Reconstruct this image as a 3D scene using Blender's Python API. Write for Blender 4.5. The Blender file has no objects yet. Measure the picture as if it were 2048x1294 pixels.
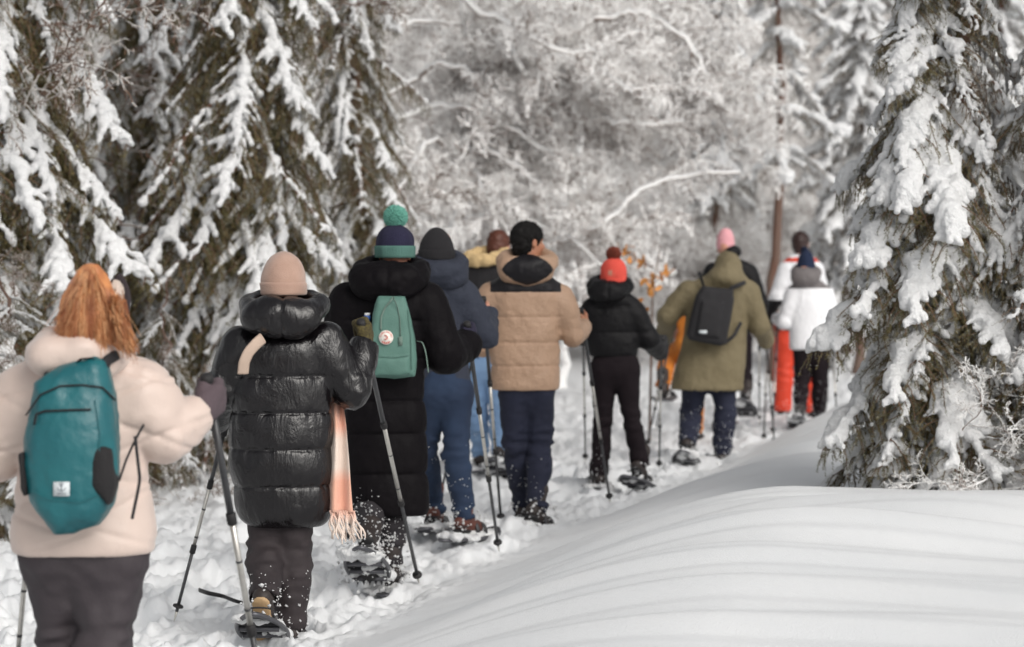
import bpy, math, random
import numpy as np
from mathutils import Vector, Matrix

# ------------------------------------------------------------------ camera, sky, sun
SC = bpy.context.scene
COL = SC.collection
F_PX = 4836.0
CAM = np.array([0.0, 0.0, 1.7])
PITCH = math.atan(147.0 / F_PX)
cam_d = bpy.data.cameras.new('camera'); cam = bpy.data.objects.new('camera', cam_d); COL.objects.link(cam)
cam.location = CAM; cam.rotation_euler = (math.pi / 2 - PITCH, 0, 0)
cam_d.lens = 85.0; cam_d.sensor_width = 36.0; cam_d.clip_start = 0.1; cam_d.clip_end = 1000
cam_d.dof.use_dof = True; cam_d.dof.focus_distance = 9.9; cam_d.dof.aperture_fstop = 3.0
cam_d.dof.aperture_blades = 0
SC.camera = cam
w = bpy.data.worlds.new("World"); SC.world = w; w.use_nodes = True
nt = w.node_tree; bg = nt.nodes['Background']
sky = nt.nodes.new('ShaderNodeTexSky'); sky.sky_type = 'NISHITA'; sky.sun_disc = False
SUN_EL, SUN_AZ = math.radians(36), math.radians(146)
sky.sun_elevation = SUN_EL; sky.sun_rotation = SUN_AZ; sky.air_density = 1.0; sky.dust_density = 3.0; sky.ozone_density = 1.0
hs = nt.nodes.new('ShaderNodeHueSaturation'); hs.inputs['Saturation'].default_value = 0.12
tint = nt.nodes.new('ShaderNodeMix'); tint.data_type = 'RGBA'; tint.blend_type = 'MULTIPLY'; tint.inputs[0].default_value = 1.0
tint.inputs[7].default_value = (1.0, 0.998, 0.99, 1)
nt.links.new(sky.outputs[0], hs.inputs['Color']); nt.links.new(hs.outputs[0], tint.inputs[6]); nt.links.new(tint.outputs[2], bg.inputs[0])
bg.inputs[1].default_value = 0.13
sun_d = bpy.data.lights.new('sun', 'SUN'); sun_d.energy = 1.4; sun_d.angle = math.radians(38); sun_d.color = (1.0, 0.95, 0.88)
sun = bpy.data.objects.new('sun', sun_d); COL.objects.link(sun)
_sd = Vector((math.sin(SUN_AZ) * math.cos(SUN_EL), math.cos(SUN_AZ) * math.cos(SUN_EL), math.sin(SUN_EL)))
sun.rotation_euler = _sd.to_track_quat('Z', 'Y').to_euler()
SC.view_settings.view_transform = 'Standard'; SC.view_settings.look = 'None'; SC.view_settings.gamma = 1
SC.view_settings.use_curve_mapping = False
SC.view_settings.exposure = 0.07
try:
    SC.cycles.max_bounces = 8; SC.cycles.diffuse_bounces = 7; SC.cycles.glossy_bounces = 2
    SC.cycles.transmission_bounces = 2; SC.cycles.use_denoising = True
except Exception: pass

# ------------------------------------------------------------------ pixels of the photograph -> places in the world
_cp, _sp = math.cos(PITCH), math.sin(PITCH)
def ray(px, py):
    a = (px - 1024.0) / F_PX; b = (647.0 - py) / F_PX
    return np.array([a, _cp + b * _sp, -_sp + b * _cp])
def at(px, py, Y):
    d = ray(px, py); return CAM + d * (Y / d[1])
def on_ground(px, py, z=0.0):
    d = ray(px, py); return CAM + d * ((z - CAM[2]) / d[2])
def nrm(v):
    v = np.asarray(v, float); return v / max(1e-9, np.linalg.norm(v))
def vec(*a): return np.array(a, float)

# ------------------------------------------------------------------ noise
_T = np.random.RandomState(7).rand(32, 32, 32).astype(np.float32)
def vnoise(p):
    p = np.asarray(p, np.float32); i = np.floor(p).astype(np.int64); f = p - i; f = f * f * (3 - 2 * f)
    i0 = i & 31; i1 = (i + 1) & 31
    x0, y0, z0 = i0[..., 0], i0[..., 1], i0[..., 2]; x1, y1, z1 = i1[..., 0], i1[..., 1], i1[..., 2]
    fx, fy, fz = f[..., 0], f[..., 1], f[..., 2]
    a = _T[x0, y0, z0] * (1 - fx) + _T[x1, y0, z0] * fx; b = _T[x0, y1, z0] * (1 - fx) + _T[x1, y1, z0] * fx
    c = _T[x0, y0, z1] * (1 - fx) + _T[x1, y0, z1] * fx; d = _T[x0, y1, z1] * (1 - fx) + _T[x1, y1, z1] * fx
    return ((a * (1 - fy) + b * fy) * (1 - fz) + (c * (1 - fy) + d * fy) * fz) * 2 - 1
def n3(V, s, seed=0):
    return vnoise(np.asarray(V) * np.asarray(s, float) + seed * 3.713)

# ------------------------------------------------------------------ materials
MATS = {}
def mat(name, col, rough=0.8, bump=None, vary=None, metal=0.0, spec=0.5, sheen=0.0, coat=0.0, ior=1.5, sss=0.0, stretch=None):
    """bump: (scale, distance), vary: (scale, second colour, amount)"""
    if name in MATS: return MATS[name]
    m = bpy.data.materials.new(name); m.use_nodes = True; t = m.node_tree; b = t.nodes['Principled BSDF']
    b.inputs['Base Color'].default_value = (*col, 1); b.inputs['Roughness'].default_value = rough
    b.inputs['Metallic'].default_value = metal; b.inputs['Specular IOR Level'].default_value = spec
    b.inputs['IOR'].default_value = ior
    if sheen: b.inputs['Sheen Weight'].default_value = sheen; b.inputs['Sheen Roughness'].default_value = 0.5
    if coat: b.inputs['Coat Weight'].default_value = coat
    if sss:
        b.inputs['Subsurface Weight'].default_value = sss; b.inputs['Subsurface Radius'].default_value = (0.02, 0.01, 0.006)
        b.inputs['Subsurface Scale'].default_value = 0.5
    tc = t.nodes.new('ShaderNodeTexCoord'); src = tc.outputs['Object']
    if stretch:
        mp = t.nodes.new('ShaderNodeMapping'); mp.inputs['Scale'].default_value = stretch
        t.links.new(src, mp.inputs[0]); src = mp.outputs[0]
    if vary:
        n = t.nodes.new('ShaderNodeTexNoise'); n.inputs['Scale'].default_value = vary[0]; n.inputs['Detail'].default_value = 5
        t.links.new(src, n.inputs['Vector'])
        r = t.nodes.new('ShaderNodeMapRange'); r.inputs[1].default_value = 0.35; r.inputs[2].default_value = 0.65; r.inputs[4].default_value = vary[2]
        t.links.new(n.outputs[0], r.inputs[0])
        mx = t.nodes.new('ShaderNodeMix'); mx.data_type = 'RGBA'; mx.inputs[6].default_value = (*col, 1); mx.inputs[7].default_value = (*vary[1], 1)
        t.links.new(r.outputs[0], mx.inputs[0]); t.links.new(mx.outputs[2], b.inputs['Base Color'])
    if bump:
        n = t.nodes.new('ShaderNodeTexNoise'); n.inputs['Scale'].default_value = bump[0]; n.inputs['Detail'].default_value = 5; n.inputs['Roughness'].default_value = 0.6
        if len(bump) > 2: n.inputs['Distortion'].default_value = bump[2]
        t.links.new(src, n.inputs['Vector'])
        bp = t.nodes.new('ShaderNodeBump'); bp.inputs['Strength'].default_value = 1.0; bp.inputs['Distance'].default_value = bump[1]
        t.links.new(n.outputs[0], bp.inputs['Height']); t.links.new(bp.outputs[0], b.inputs['Normal'])
    MATS[name] = m
    return m
def frost_mat(name, bark, frost, thr=-0.15, soft=0.5):
    """white rime on the sides that face up, bark below"""
    m = mat(name, bark, 0.85); t = m.node_tree; b = t.nodes['Principled BSDF']
    g = t.nodes.new('ShaderNodeNewGeometry'); s = t.nodes.new('ShaderNodeSeparateXYZ'); t.links.new(g.outputs['True Normal'], s.inputs[0])
    n = t.nodes.new('ShaderNodeTexNoise'); n.inputs['Scale'].default_value = 6; t.links.new(g.outputs['Position'], n.inputs['Vector'])
    a = t.nodes.new('ShaderNodeMath'); a.operation = 'ADD'; t.links.new(s.outputs[2], a.inputs[0]); t.links.new(n.outputs[0], a.inputs[1])
    r = t.nodes.new('ShaderNodeMapRange'); r.inputs[1].default_value = thr + 0.5 - soft / 2; r.inputs[2].default_value = thr + 0.5 + soft / 2
    t.links.new(a.outputs[0], r.inputs[0])
    mx = t.nodes.new('ShaderNodeMix'); mx.data_type = 'RGBA'; mx.inputs[6].default_value = (*bark, 1); mx.inputs[7].default_value = (*frost, 1)
    t.links.new(r.outputs[0], mx.inputs[0]); t.links.new(mx.outputs[2], b.inputs['Base Color'])
    return m
SNOW = mat('snow', (0.80, 0.81, 0.82), 0.7, bump=(60, 0.004), spec=0.3)
SNOWC = mat('snow_clump', (0.80, 0.805, 0.81), 0.7, bump=(70, 0.018), spec=0.3)

# ------------------------------------------------------------------ objects
def tag(o, label=None, cat=None, group=None, kind=None):
    if label: o['label'] = label
    if cat: o['category'] = cat
    if group: o['group'] = group
    if kind: o['kind'] = kind
    return o
def empty(name, loc, label=None, cat=None, group=None):
    o = bpy.data.objects.new(name, None); COL.objects.link(o); o.location = [float(v) for v in loc]; o.empty_display_size = 0.1
    return tag(o, label, cat, group)
def origin(o):
    p = np.zeros(3)
    while o is not None: p += np.array(o.location); o = o.parent
    return p
def mesh_np(name, V, Q=None, T=None, mats=None, mi=None, smooth=True, uv=None):
    V = np.asarray(V, np.float32).reshape(-1, 3)
    Q = np.zeros((0, 4), np.int32) if Q is None or len(Q) == 0 else np.asarray(Q, np.int32)
    T = np.zeros((0, 3), np.int32) if T is None or len(T) == 0 else np.asarray(T, np.int32)
    me = bpy.data.meshes.new(name); me.vertices.add(len(V)); me.vertices.foreach_set('co', V.ravel())
    nl = len(Q) * 4 + len(T) * 3; me.loops.add(nl)
    me.loops.foreach_set('vertex_index', np.concatenate([Q.ravel(), T.ravel()]).astype(np.int32))
    nf = len(Q) + len(T); me.polygons.add(nf)
    st = np.concatenate([np.arange(len(Q)) * 4, len(Q) * 4 + np.arange(len(T)) * 3]).astype(np.int32)
    me.polygons.foreach_set('loop_start', st)
    if mats:
        for m in (mats if isinstance(mats, (list, tuple)) else [mats]): me.materials.append(m)
    if mi is not None: me.polygons.foreach_set('material_index', np.asarray(mi, np.int32))
    me.polygons.foreach_set('use_smooth', np.full(nf, smooth))
    me.update(calc_edges=True)
    return me
def link(name, me, parent=None, loc=(0, 0, 0)):
    o = bpy.data.objects.new(name, me); COL.objects.link(o); o.location = [float(v) for v in loc]
    if parent is not None: o.parent = parent
    return o
def put(name, geo, mats, parent=None, mi=None, smooth=True, label=None):
    """world-space geometry (V, Q, T) becomes one object under parent"""
    V, Q, T = geo
    V = np.asarray(V, float).reshape(-1, 3)
    if parent is not None: V = V - origin(parent)
    o = link(name, mesh_np(name, V, Q, T, mats, mi, smooth), parent)
    if label: o['label'] = label
    return o
class Acc:
    """collects tubes, boxes and sheets into one mesh"""
    def __init__(s): s.V = []; s.Q = []; s.T = []; s.mq = []; s.mt = []; s.n = 0
    def add(s, V, Q=None, T=None, m=0):
        V = np.asarray(V, float).reshape(-1, 3)
        if Q is not None and len(Q): Q = np.asarray(Q, int); s.Q.append(Q + s.n); s.mq.append(np.full(len(Q), m))
        if T is not None and len(T): T = np.asarray(T, int); s.T.append(T + s.n); s.mt.append(np.full(len(T), m))
        s.V.append(V); s.n += len(V)
    def geo(s):
        return (np.concatenate(s.V), np.concatenate(s.Q) if s.Q else None, np.concatenate(s.T) if s.T else None)
    def mi(s): return np.concatenate((s.mq or [np.zeros(0)]) + (s.mt or [])) if (s.mq or s.mt) else None
    def tube(s, pts, r, n=8, m=0, caps=True, flat=None):
        pts = np.asarray(pts, float); k = len(pts); r = np.broadcast_to(np.asarray(r, float), (k,))
        tg = np.gradient(pts, axis=0); tg /= np.maximum(1e-9, np.linalg.norm(tg, axis=1))[:, None]
        u = np.cross(tg[0], [0, 0, 1.0]); u = u if np.linalg.norm(u) > 1e-3 else np.cross(tg[0], [0, 1.0, 0]); u = nrm(u)
        V = []; ang = np.linspace(0, 2 * math.pi, n, endpoint=False)
        for i in range(k):
            u = nrm(u - tg[i] * np.dot(u, tg[i])); w_ = np.cross(tg[i], u)
            a, b = (1, 1) if flat is None else flat
            V.append(pts[i] + r[i] * (a * np.cos(ang)[:, None] * u + b * np.sin(ang)[:, None] * w_))
        V = np.concatenate(V); i, j = np.meshgrid(np.arange(k - 1), np.arange(n), indexing='ij'); j2 = (j + 1) % n
        Q = np.stack([i * n + j, i * n + j2, (i + 1) * n + j2, (i + 1) * n + j], -1).reshape(-1, 4)
        T = None
        if caps:
            V = np.concatenate([V, pts[:1], pts[-1:]]); a = np.arange(n); b = (a + 1) % n
            T = np.concatenate([np.stack([b, a, np.full(n, k * n)], 1), np.stack([(k - 1) * n + a, (k - 1) * n + b, np.full(n, k * n + 1)], 1)])
        s.add(V, Q, T, m)
    def box(s, c, ax, h, m=0):
        ax = np.asarray(ax, float); h = np.asarray(h, float); c = np.asarray(c, float)
        sg = np.array([[x, y, z] for z in (-1, 1) for y in (-1, 1) for x in (-1, 1)])
        V = c + (sg * h) @ ax
        s.add(V, [[0, 2, 3, 1], [4, 5, 7, 6], [0, 1, 5, 4], [2, 6, 7, 3], [0, 4, 6, 2], [1, 3, 7, 5]], None, m)
    def sheet(s, G, m=0, thick=0.0, nrmv=None):
        """G: (a, b, 3) grid of points; thick gives it a back side"""
        G = np.asarray(G, float); a, b = G.shape[:2]
        idx = np.arange(a * b).reshape(a, b)
        Q = np.stack([idx[:-1, :-1], idx[:-1, 1:], idx[1:, 1:], idx[1:, :-1]], -1).reshape(-1, 4)
        if not thick: s.add(G.reshape(-1, 3), Q, None, m); return
        off = np.asarray(nrmv, float) * thick; V = np.concatenate([G.reshape(-1, 3), (G + off).reshape(-1, 3)])
        Q2 = Q[:, ::-1] + a * b
        ring = np.concatenate([idx[0, :], idx[1:, -1], idx[-1, -2::-1], idx[-2:0:-1, 0]]); r2 = np.roll(ring, -1)
        Q3 = np.stack([r2, ring, ring + a * b, r2 + a * b], 1)
        s.add(V, np.concatenate([Q, Q2, Q3]), None, m)

# ------------------------------------------------------------------ soft solids (distance field -> surface net)
class Fld:
    def __init__(s, lo, hi, vox):
        s.lo = np.asarray(lo, float); s.vox = vox
        n = np.ceil((np.asarray(hi, float) - s.lo) / vox).astype(int) + 1
        s.ax = [s.lo[i] + np.arange(n[i]) * vox for i in range(3)]
        s.D = np.full(n, 0.3, np.float32)
    def _sl(s, lo, hi, m):
        r = []
        for i in range(3):
            a = int(math.floor((lo[i] - m - s.lo[i]) / s.vox)); b = int(math.ceil((hi[i] + m - s.lo[i]) / s.vox)) + 1
            a = max(0, a); b = min(s.D.shape[i], b)
            if a >= b: return None
            r.append(slice(a, b))
        return tuple(r)
    def op(s, lo, hi, fn, k=0.02, sub=False):
        m = k + 3 * s.vox; sl = s._sl(lo, hi, m)
        if sl is None: return
        x = s.ax[0][sl[0]][:, None, None]; y = s.ax[1][sl[1]][None, :, None]; z = s.ax[2][sl[2]][None, None, :]
        d = fn(x, y, z).astype(np.float32); c = s.D[sl]
        if sub:
            h = np.clip(0.5 - 0.5 * (c + d) / k, 0, 1); s.D[sl] = c * (1 - h) + (-d) * h + k * h * (1 - h)
        else:
            h = np.clip(0.5 + 0.5 * (c - d) / k, 0, 1); s.D[sl] = c * (1 - h) + d * h - k * h * (1 - h)
    def cone(s, a, b, ra, rb, k=0.02, sub=False, mod=None, sq=None):
        """sq: (unit axis, factor) flattens the cross-section along that axis by the factor"""
        a = np.asarray(a, float); b = np.asarray(b, float); ab = b - a; L2 = max(1e-9, ab @ ab); R = max(ra, rb) * 1.25 + (0.02 if mod else 0)
        def fn(x, y, z):
            px, py, pz = x - a[0], y - a[1], z - a[2]
            t = np.clip((px * ab[0] + py * ab[1] + pz * ab[2]) / L2, 0, 1)
            qx, qy, qz = px - t * ab[0], py - t * ab[1], pz - t * ab[2]
            if sq is not None:
                e, f = sq; w_ = (qx * e[0] + qy * e[1] + qz * e[2]) * (1 / f - 1)
                qx, qy, qz = qx + w_ * e[0], qy + w_ * e[1], qz + w_ * e[2]
            r = ra + (rb - ra) * t
            if mod is not None: r = r + mod(t)
            d = np.sqrt(qx * qx + qy * qy + qz * qz) - r
            return d * (sq[1] if sq is not None else 1)
        s.op(np.minimum(a, b) - R, np.maximum(a, b) + R, fn, k, sub)
    def ell(s, c, r, k=0.02, sub=False, R=None):
        c = np.asarray(c, float); r = np.asarray(r, float); R = np.eye(3) if R is None else np.asarray(R); m = r.max() if R is not None else 0
        e = np.sqrt(((R * r[:, None]) ** 2).sum(0))
        def fn(x, y, z):
            p = [x - c[0], y - c[1], z - c[2]]; q = [(p[0] * R[i][0] + p[1] * R[i][1] + p[2] * R[i][2]) / r[i] for i in range(3)]
            l = np.sqrt(q[0] ** 2 + q[1] ** 2 + q[2] ** 2) + 1e-6
            g = np.sqrt((q[0] / r[0]) ** 2 + (q[1] / r[1]) ** 2 + (q[2] / r[2]) ** 2) + 1e-6
            return l * (l - 1) / g
        s.op(c - e, c + e, fn, k, sub)
    def stack(s, rings, k=0.03, sub=False, seams=None, amp=0.0, pw=2.3, grow=0.0, cap=0.03):
        """rings: rows of z, cx, cy, rx, ry from low to high"""
        R = np.array(sorted([list(map(float, q)) for q in rings])); zs = np.linspace(R[0, 0], R[-1, 0], 160)
        # smooth interpolation
        P = [np.interp(zs, R[:, 0], R[:, i]) for i in range(1, 5)]
        ker = np.ones(13) / 13
        P = [np.convolve(np.pad(p, 6, mode='edge'), ker, 'valid') for p in P]
        def fn(x, y, z):
            cx, cy, rx, ry = [np.interp(z, zs, p) for p in P]
            if seams is not None and amp:
                sm = np.array(seams); i = np.clip(np.searchsorted(sm, z) - 1, 0, len(sm) - 2); w_ = np.clip((z - sm[i]) / (sm[i + 1] - sm[i]), 0, 1)
                b = (np.sqrt(4 * w_ * (1 - w_)) - 0.6) * amp; b = np.where((z < sm[0]) | (z > sm[-1]), 0, b); rx = rx + b; ry = ry + b
            rx = rx + grow; ry = ry + grow
            rho = (np.abs((x - cx) / rx) ** pw + np.abs((y - cy) / ry) ** pw) ** (1 / pw)
            d = (rho - 1) * np.minimum(rx, ry)
            dz = np.maximum(zs[0] - z, z - zs[-1]) + 0 * d
            h = np.clip(0.5 + 0.5 * (d - dz) / cap, 0, 1); return dz * (1 - h) + d * h + cap * h * (1 - h)
        lo = [(R[:, 1] - R[:, 3]).min() - amp - grow, (R[:, 2] - R[:, 4]).min() - amp - grow, R[0, 0]]
        hi = [(R[:, 1] + R[:, 3]).max() + amp + grow, (R[:, 2] + R[:, 4]).max() + amp + grow, R[-1, 0]]
        s.op(lo, hi, fn, k, sub)
    def prism(s, poly, org, ux, uz, depth, rnd=0.03, bulge=0.0, k=0.01, sub=False):
        """polygon in the (ux, uz) plane at org, thickness depth along ux x uz"""
        poly = np.asarray(poly, float); org = np.asarray(org, float); ux = nrm(ux); uz = nrm(uz); uy = np.cross(ux, uz)
        ext = np.abs(poly).max(0); E = np.abs(ux) * ext[0] + np.abs(uz) * ext[1] + np.abs(uy) * depth + bulge
        cen = poly.mean(0); hw = (poly.max(0) - poly.min(0)) / 2
        def fn(x, y, z):
            p = [x - org[0], y - org[1], z - org[2]]
            a = p[0] * ux[0] + p[1] * ux[1] + p[2] * ux[2]; b = p[0] * uz[0] + p[1] * uz[1] + p[2] * uz[2]; c = p[0] * uy[0] + p[1] * uy[1] + p[2] * uy[2]
            d2 = np.full(np.broadcast(a, b).shape, 1e9); sg = np.ones(d2.shape); n = len(poly)
            for i in range(n):
                q0 = poly[i]; q1 = poly[i - 1]; e = q1 - q0; wx = a - q0[0]; wz = b - q0[1]
                t = np.clip((wx * e[0] + wz * e[1]) / (e @ e), 0, 1); d2 = np.minimum(d2, (wx - e[0] * t) ** 2 + (wz - e[1] * t) ** 2)
                c1 = b >= q0[1]; c2 = b < q1[1]; c3 = e[0] * wz > e[1] * wx
                f = (c1 & c2 & c3) | (~c1 & ~c2 & ~c3); sg = np.where(f, -sg, sg)
            d = sg * np.sqrt(d2) + rnd
            u = (a - cen[0]) / hw[0]; v = (b - cen[1]) / hw[1]
            dd = np.abs(c) - (depth / 2 - rnd + bulge * np.clip(1 - u * u, 0, 1) * np.clip(1 - v * v, 0, 1))
            return np.minimum(np.maximum(d, dd), 0) + np.sqrt(np.maximum(d, 0) ** 2 + np.maximum(dd, 0) ** 2) - rnd
        s.op(org - E, org + E, fn, k, sub)
    def chain(s, P, r, k=0.02, spacing=None, amp=0.0, **kw):
        L0 = 0.0
        for i in range(len(P) - 1):
            L = np.linalg.norm(np.asarray(P[i + 1]) - np.asarray(P[i])); mod = None
            if spacing: mod = (lambda t, L0=L0, L=L: (np.sqrt(np.abs(np.sin(math.pi * (L0 + t * L) / spacing))) - 0.6) * amp)
            s.cone(P[i], P[i + 1], r[i], r[i + 1], k, mod=mod, **kw); L0 += L
    def mesh(s, disp=None, smooth=1):
        D = s.D.copy(); D[0] = D[-1] = 0.3; D[:, 0] = D[:, -1] = 0.3; D[:, :, 0] = D[:, :, -1] = 0.3
        I = D < 0; nx, ny, nz = D.shape
        cnt = np.zeros((nx - 1, ny - 1, nz - 1), np.uint8)
        for dx in (0, 1):
            for dy in (0, 1):
                for dz in (0, 1): cnt += I[dx:nx - 1 + dx, dy:ny - 1 + dy, dz:nz - 1 + dz]
        act = np.argwhere((cnt > 0) & (cnt < 8)); N = len(act)
        idx = np.full(cnt.shape, -1, np.int32); idx[act[:, 0], act[:, 1], act[:, 2]] = np.arange(N)
        cr = [(dx, dy, dz) for dx in (0, 1) for dy in (0, 1) for dz in (0, 1)]
        cv = np.stack([D[act[:, 0] + a, act[:, 1] + b, act[:, 2] + c] for a, b, c in cr], 1)
        P = np.zeros((N, 3)); C = np.zeros(N)
        for i in range(8):
            for j in range(i + 1, 8):
                if sum(abs(cr[i][q] - cr[j][q]) for q in range(3)) != 1: continue
                a, b = cv[:, i], cv[:, j]; m = (a < 0) != (b < 0); t = np.where(m, a / np.where(m, a - b, 1), 0)
                p = np.array(cr[i])[None] + t[:, None] * (np.array(cr[j]) - np.array(cr[i]))[None]
                P += p * m[:, None]; C += m
        V = s.lo + (act + P / np.maximum(C, 1)[:, None]) * s.vox
        Qs = []
        for axn in range(3):
            o = [a for a in range(3) if a != axn]
            A = I[tuple(slice(0, -1) if a == axn else slice(1, -1) for a in range(3))]
            B = I[tuple(slice(1, None) if a == axn else slice(1, -1) for a in range(3))]
            e = np.argwhere(A != B); fl = A[e[:, 0], e[:, 1], e[:, 2]]
            e = e.copy(); e[:, o[0]] += 1; e[:, o[1]] += 1
            def g(da, db):
                q = e.copy(); q[:, o[0]] -= da; q[:, o[1]] -= db; return idx[q[:, 0], q[:, 1], q[:, 2]]
            q = np.stack([g(0, 0), g(1, 0), g(1, 1), g(0, 1)], 1)
            if axn == 1: fl = ~fl
            q[~fl] = q[~fl][:, ::-1]; Qs.append(q)
        Q = np.concatenate(Qs)
        for _ in range(smooth):
            S = np.zeros_like(V); Cn = np.zeros(N)
            for a, b in ((0, 1), (1, 2), (2, 3), (3, 0)):
                for c in range(3):
                    S[:, c] += np.bincount(Q[:, a], V[Q[:, b], c], N) + np.bincount(Q[:, b], V[Q[:, a], c], N)
                Cn += np.bincount(Q[:, a], minlength=N) + np.bincount(Q[:, b], minlength=N)
            V = 0.5 * V + 0.5 * S / np.maximum(Cn, 1)[:, None]
        if disp is not None:
            fn_ = np.cross(V[Q[:, 2]] - V[Q[:, 0]], V[Q[:, 3]] - V[Q[:, 1]]); Nn = np.zeros_like(V)
            for a in range(4):
                for c in range(3): Nn[:, c] += np.bincount(Q[:, a], fn_[:, c], N)
            Nn /= np.maximum(1e-9, np.linalg.norm(Nn, axis=1))[:, None]
            V = V + Nn * disp(V)[:, None]
        return V, Q, None
def fcent(geo): return geo[0][geo[1]].mean(1)
def text_geo(body, size):
    cu = bpy.data.curves.new('t', 'FONT'); cu.body = body; cu.size = size; cu.align_x = 'CENTER'; cu.align_y = 'CENTER'; cu.extrude = 0.0006
    o = bpy.data.objects.new('t', cu); COL.objects.link(o); dg = bpy.context.evaluated_depsgraph_get(); me = bpy.data.meshes.new_from_object(o.evaluated_get(dg))
    V = np.array([v.co[:] for v in me.vertices]); me.calc_loop_triangles(); T = np.array([t.vertices[:] for t in me.loop_triangles])
    bpy.data.objects.remove(o); bpy.data.curves.remove(cu); bpy.data.meshes.remove(me)
    return V, T
# ------------------------------------------------------------------ the snow
def sstep(a, b, x): t = np.clip((x - a) / (b - a), 0, 1); return t * t * (3 - 2 * t)
_pe = np.array([[-10, -7.0], [7, -2.0], [10.4, -0.78], [12.4, -0.40], [13.7, 0.02], [16.3, 0.78], [20.6, 2.1], [26, 3.6], [60, 12], [300, 60]])
_rs = np.random.RandomState(3)
_pits = []
for _i in range(190):
    _Y = 7 + 22 * _rs.rand() ** 1.1; _e = np.interp(_Y, _pe[:, 0], _pe[:, 1]); _x = _e - 0.25 - 2.3 * _rs.rand() ** 1.2
    _pits.append((_x, _Y, 0.15 + _rs.randn() * 0.3, 0.26 + 0.08 * _rs.rand(), 0.10 + 0.03 * _rs.rand(), 0.035 + 0.05 * _rs.rand()))
def gh(x, y, detail=True):
    x = np.asarray(x, float); y = np.asarray(y, float); sh = np.broadcast(x, y).shape
    x = np.broadcast_to(x, sh).astype(float); y = np.broadcast_to(y, sh).astype(float)
    P = np.stack([x, y, np.zeros(sh)], -1)
    e = np.interp(y, _pe[:, 0], _pe[:, 1]) + 0.12 * n3(P, (0.6, 0.6, 1), 1)
    u = x - e
    wd = np.interp(y, [0, 9, 14, 20, 30], [2.6, 2.2, 1.7, 1.3, 1.5])
    fade = 1 - sstep(22, 34, y)
    bank = 0.45 * sstep(-0.08, 1.0, u / wd) * fade
    bank += sstep(0.4, 1.6, u / wd) * fade * (0.10 * n3(P, (0.35, 0.3, 1), 4) + 0.09 * np.exp(-((y - 10.9 - 0.25 * (x - 1)) / 1.0) ** 2) - 0.05 * np.exp(-((y - 13.2) / 1.0) ** 2) + 0.035 * n3(P, (1.1, 0.9, 1), 33))
    on = sstep(-0.02, 0.5, u / wd) * fade
    # wind ridges running across the bank, steeper on one side
    wv = y * 0.95 + 0.10 * x + 1.15 * n3(P, (0.42, 0.30, 1), 8) + 0.16 * np.clip(x - 1, -3, 3) ** 2 * 0.6
    ph = (wv * 1.15 + 0.35 * n3(P, (0.8, 1.1, 1), 9)) % 1.0
    rip = np.where(ph < 0.75, ph / 0.75, (1 - ph) / 0.25); rip = rip * rip * (3 - 2 * rip)
    ph2 = (wv * 2.7 + 0.8 * n3(P, (0.7, 1.3, 1), 12)) % 1.0
    rip2 = np.where(ph2 < 0.7, ph2 / 0.7, (1 - ph2) / 0.3)
    amp = 0.5 + 0.5 * n3(P, (0.5, 0.6, 1), 15)
    bank += on * (0.05 * n3(P, (0.5, 0.9, 1), 31) + 0.036 * rip * (0.2 + 1.3 * amp) + 0.012 * rip2 * (0.2 + amp))
    # trodden snow of the path
    tr = (1 - sstep(-0.22, 0.02, u)) * (1 - sstep(32, 45, y)) * sstep(-4.6, -3.4, u)
    h = bank + 0.05 * n3(P, (0.8, 0.8, 1), 2)
    if detail:
        lump = 0.034 * n3(P, (3.2, 2.4, 1), 5) + 0.028 * np.abs(n3(P, (8, 6, 1), 6)) + 0.026 * (n3(P, (17, 13, 1), 7)) + 0.014 * n3(P, (40, 36, 1), 3)
        h = h + tr * lump * 1.15
        edge = np.exp(-((u + 0.06) / 0.20) ** 2) * (1 - sstep(26, 34, y)); h = h + edge * (0.040 * n3(P, (6, 6, 1), 17) + 0.034 * np.abs(n3(P, (17, 15, 1), 18)) + 0.012 * n3(P, (38, 34, 1), 19))
    # left of the path and far away
    h = h + 0.22 * sstep(4.0, 5.5, -u) * fade
    h = h + 2.2 * sstep(44, 110, y) + 6 * sstep(60, 260, y)
    h = h + 0.12 * sstep(26, 34, y) * n3(P, (0.18, 0.12, 1), 20) * (1 + y / 60)
    return h
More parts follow.
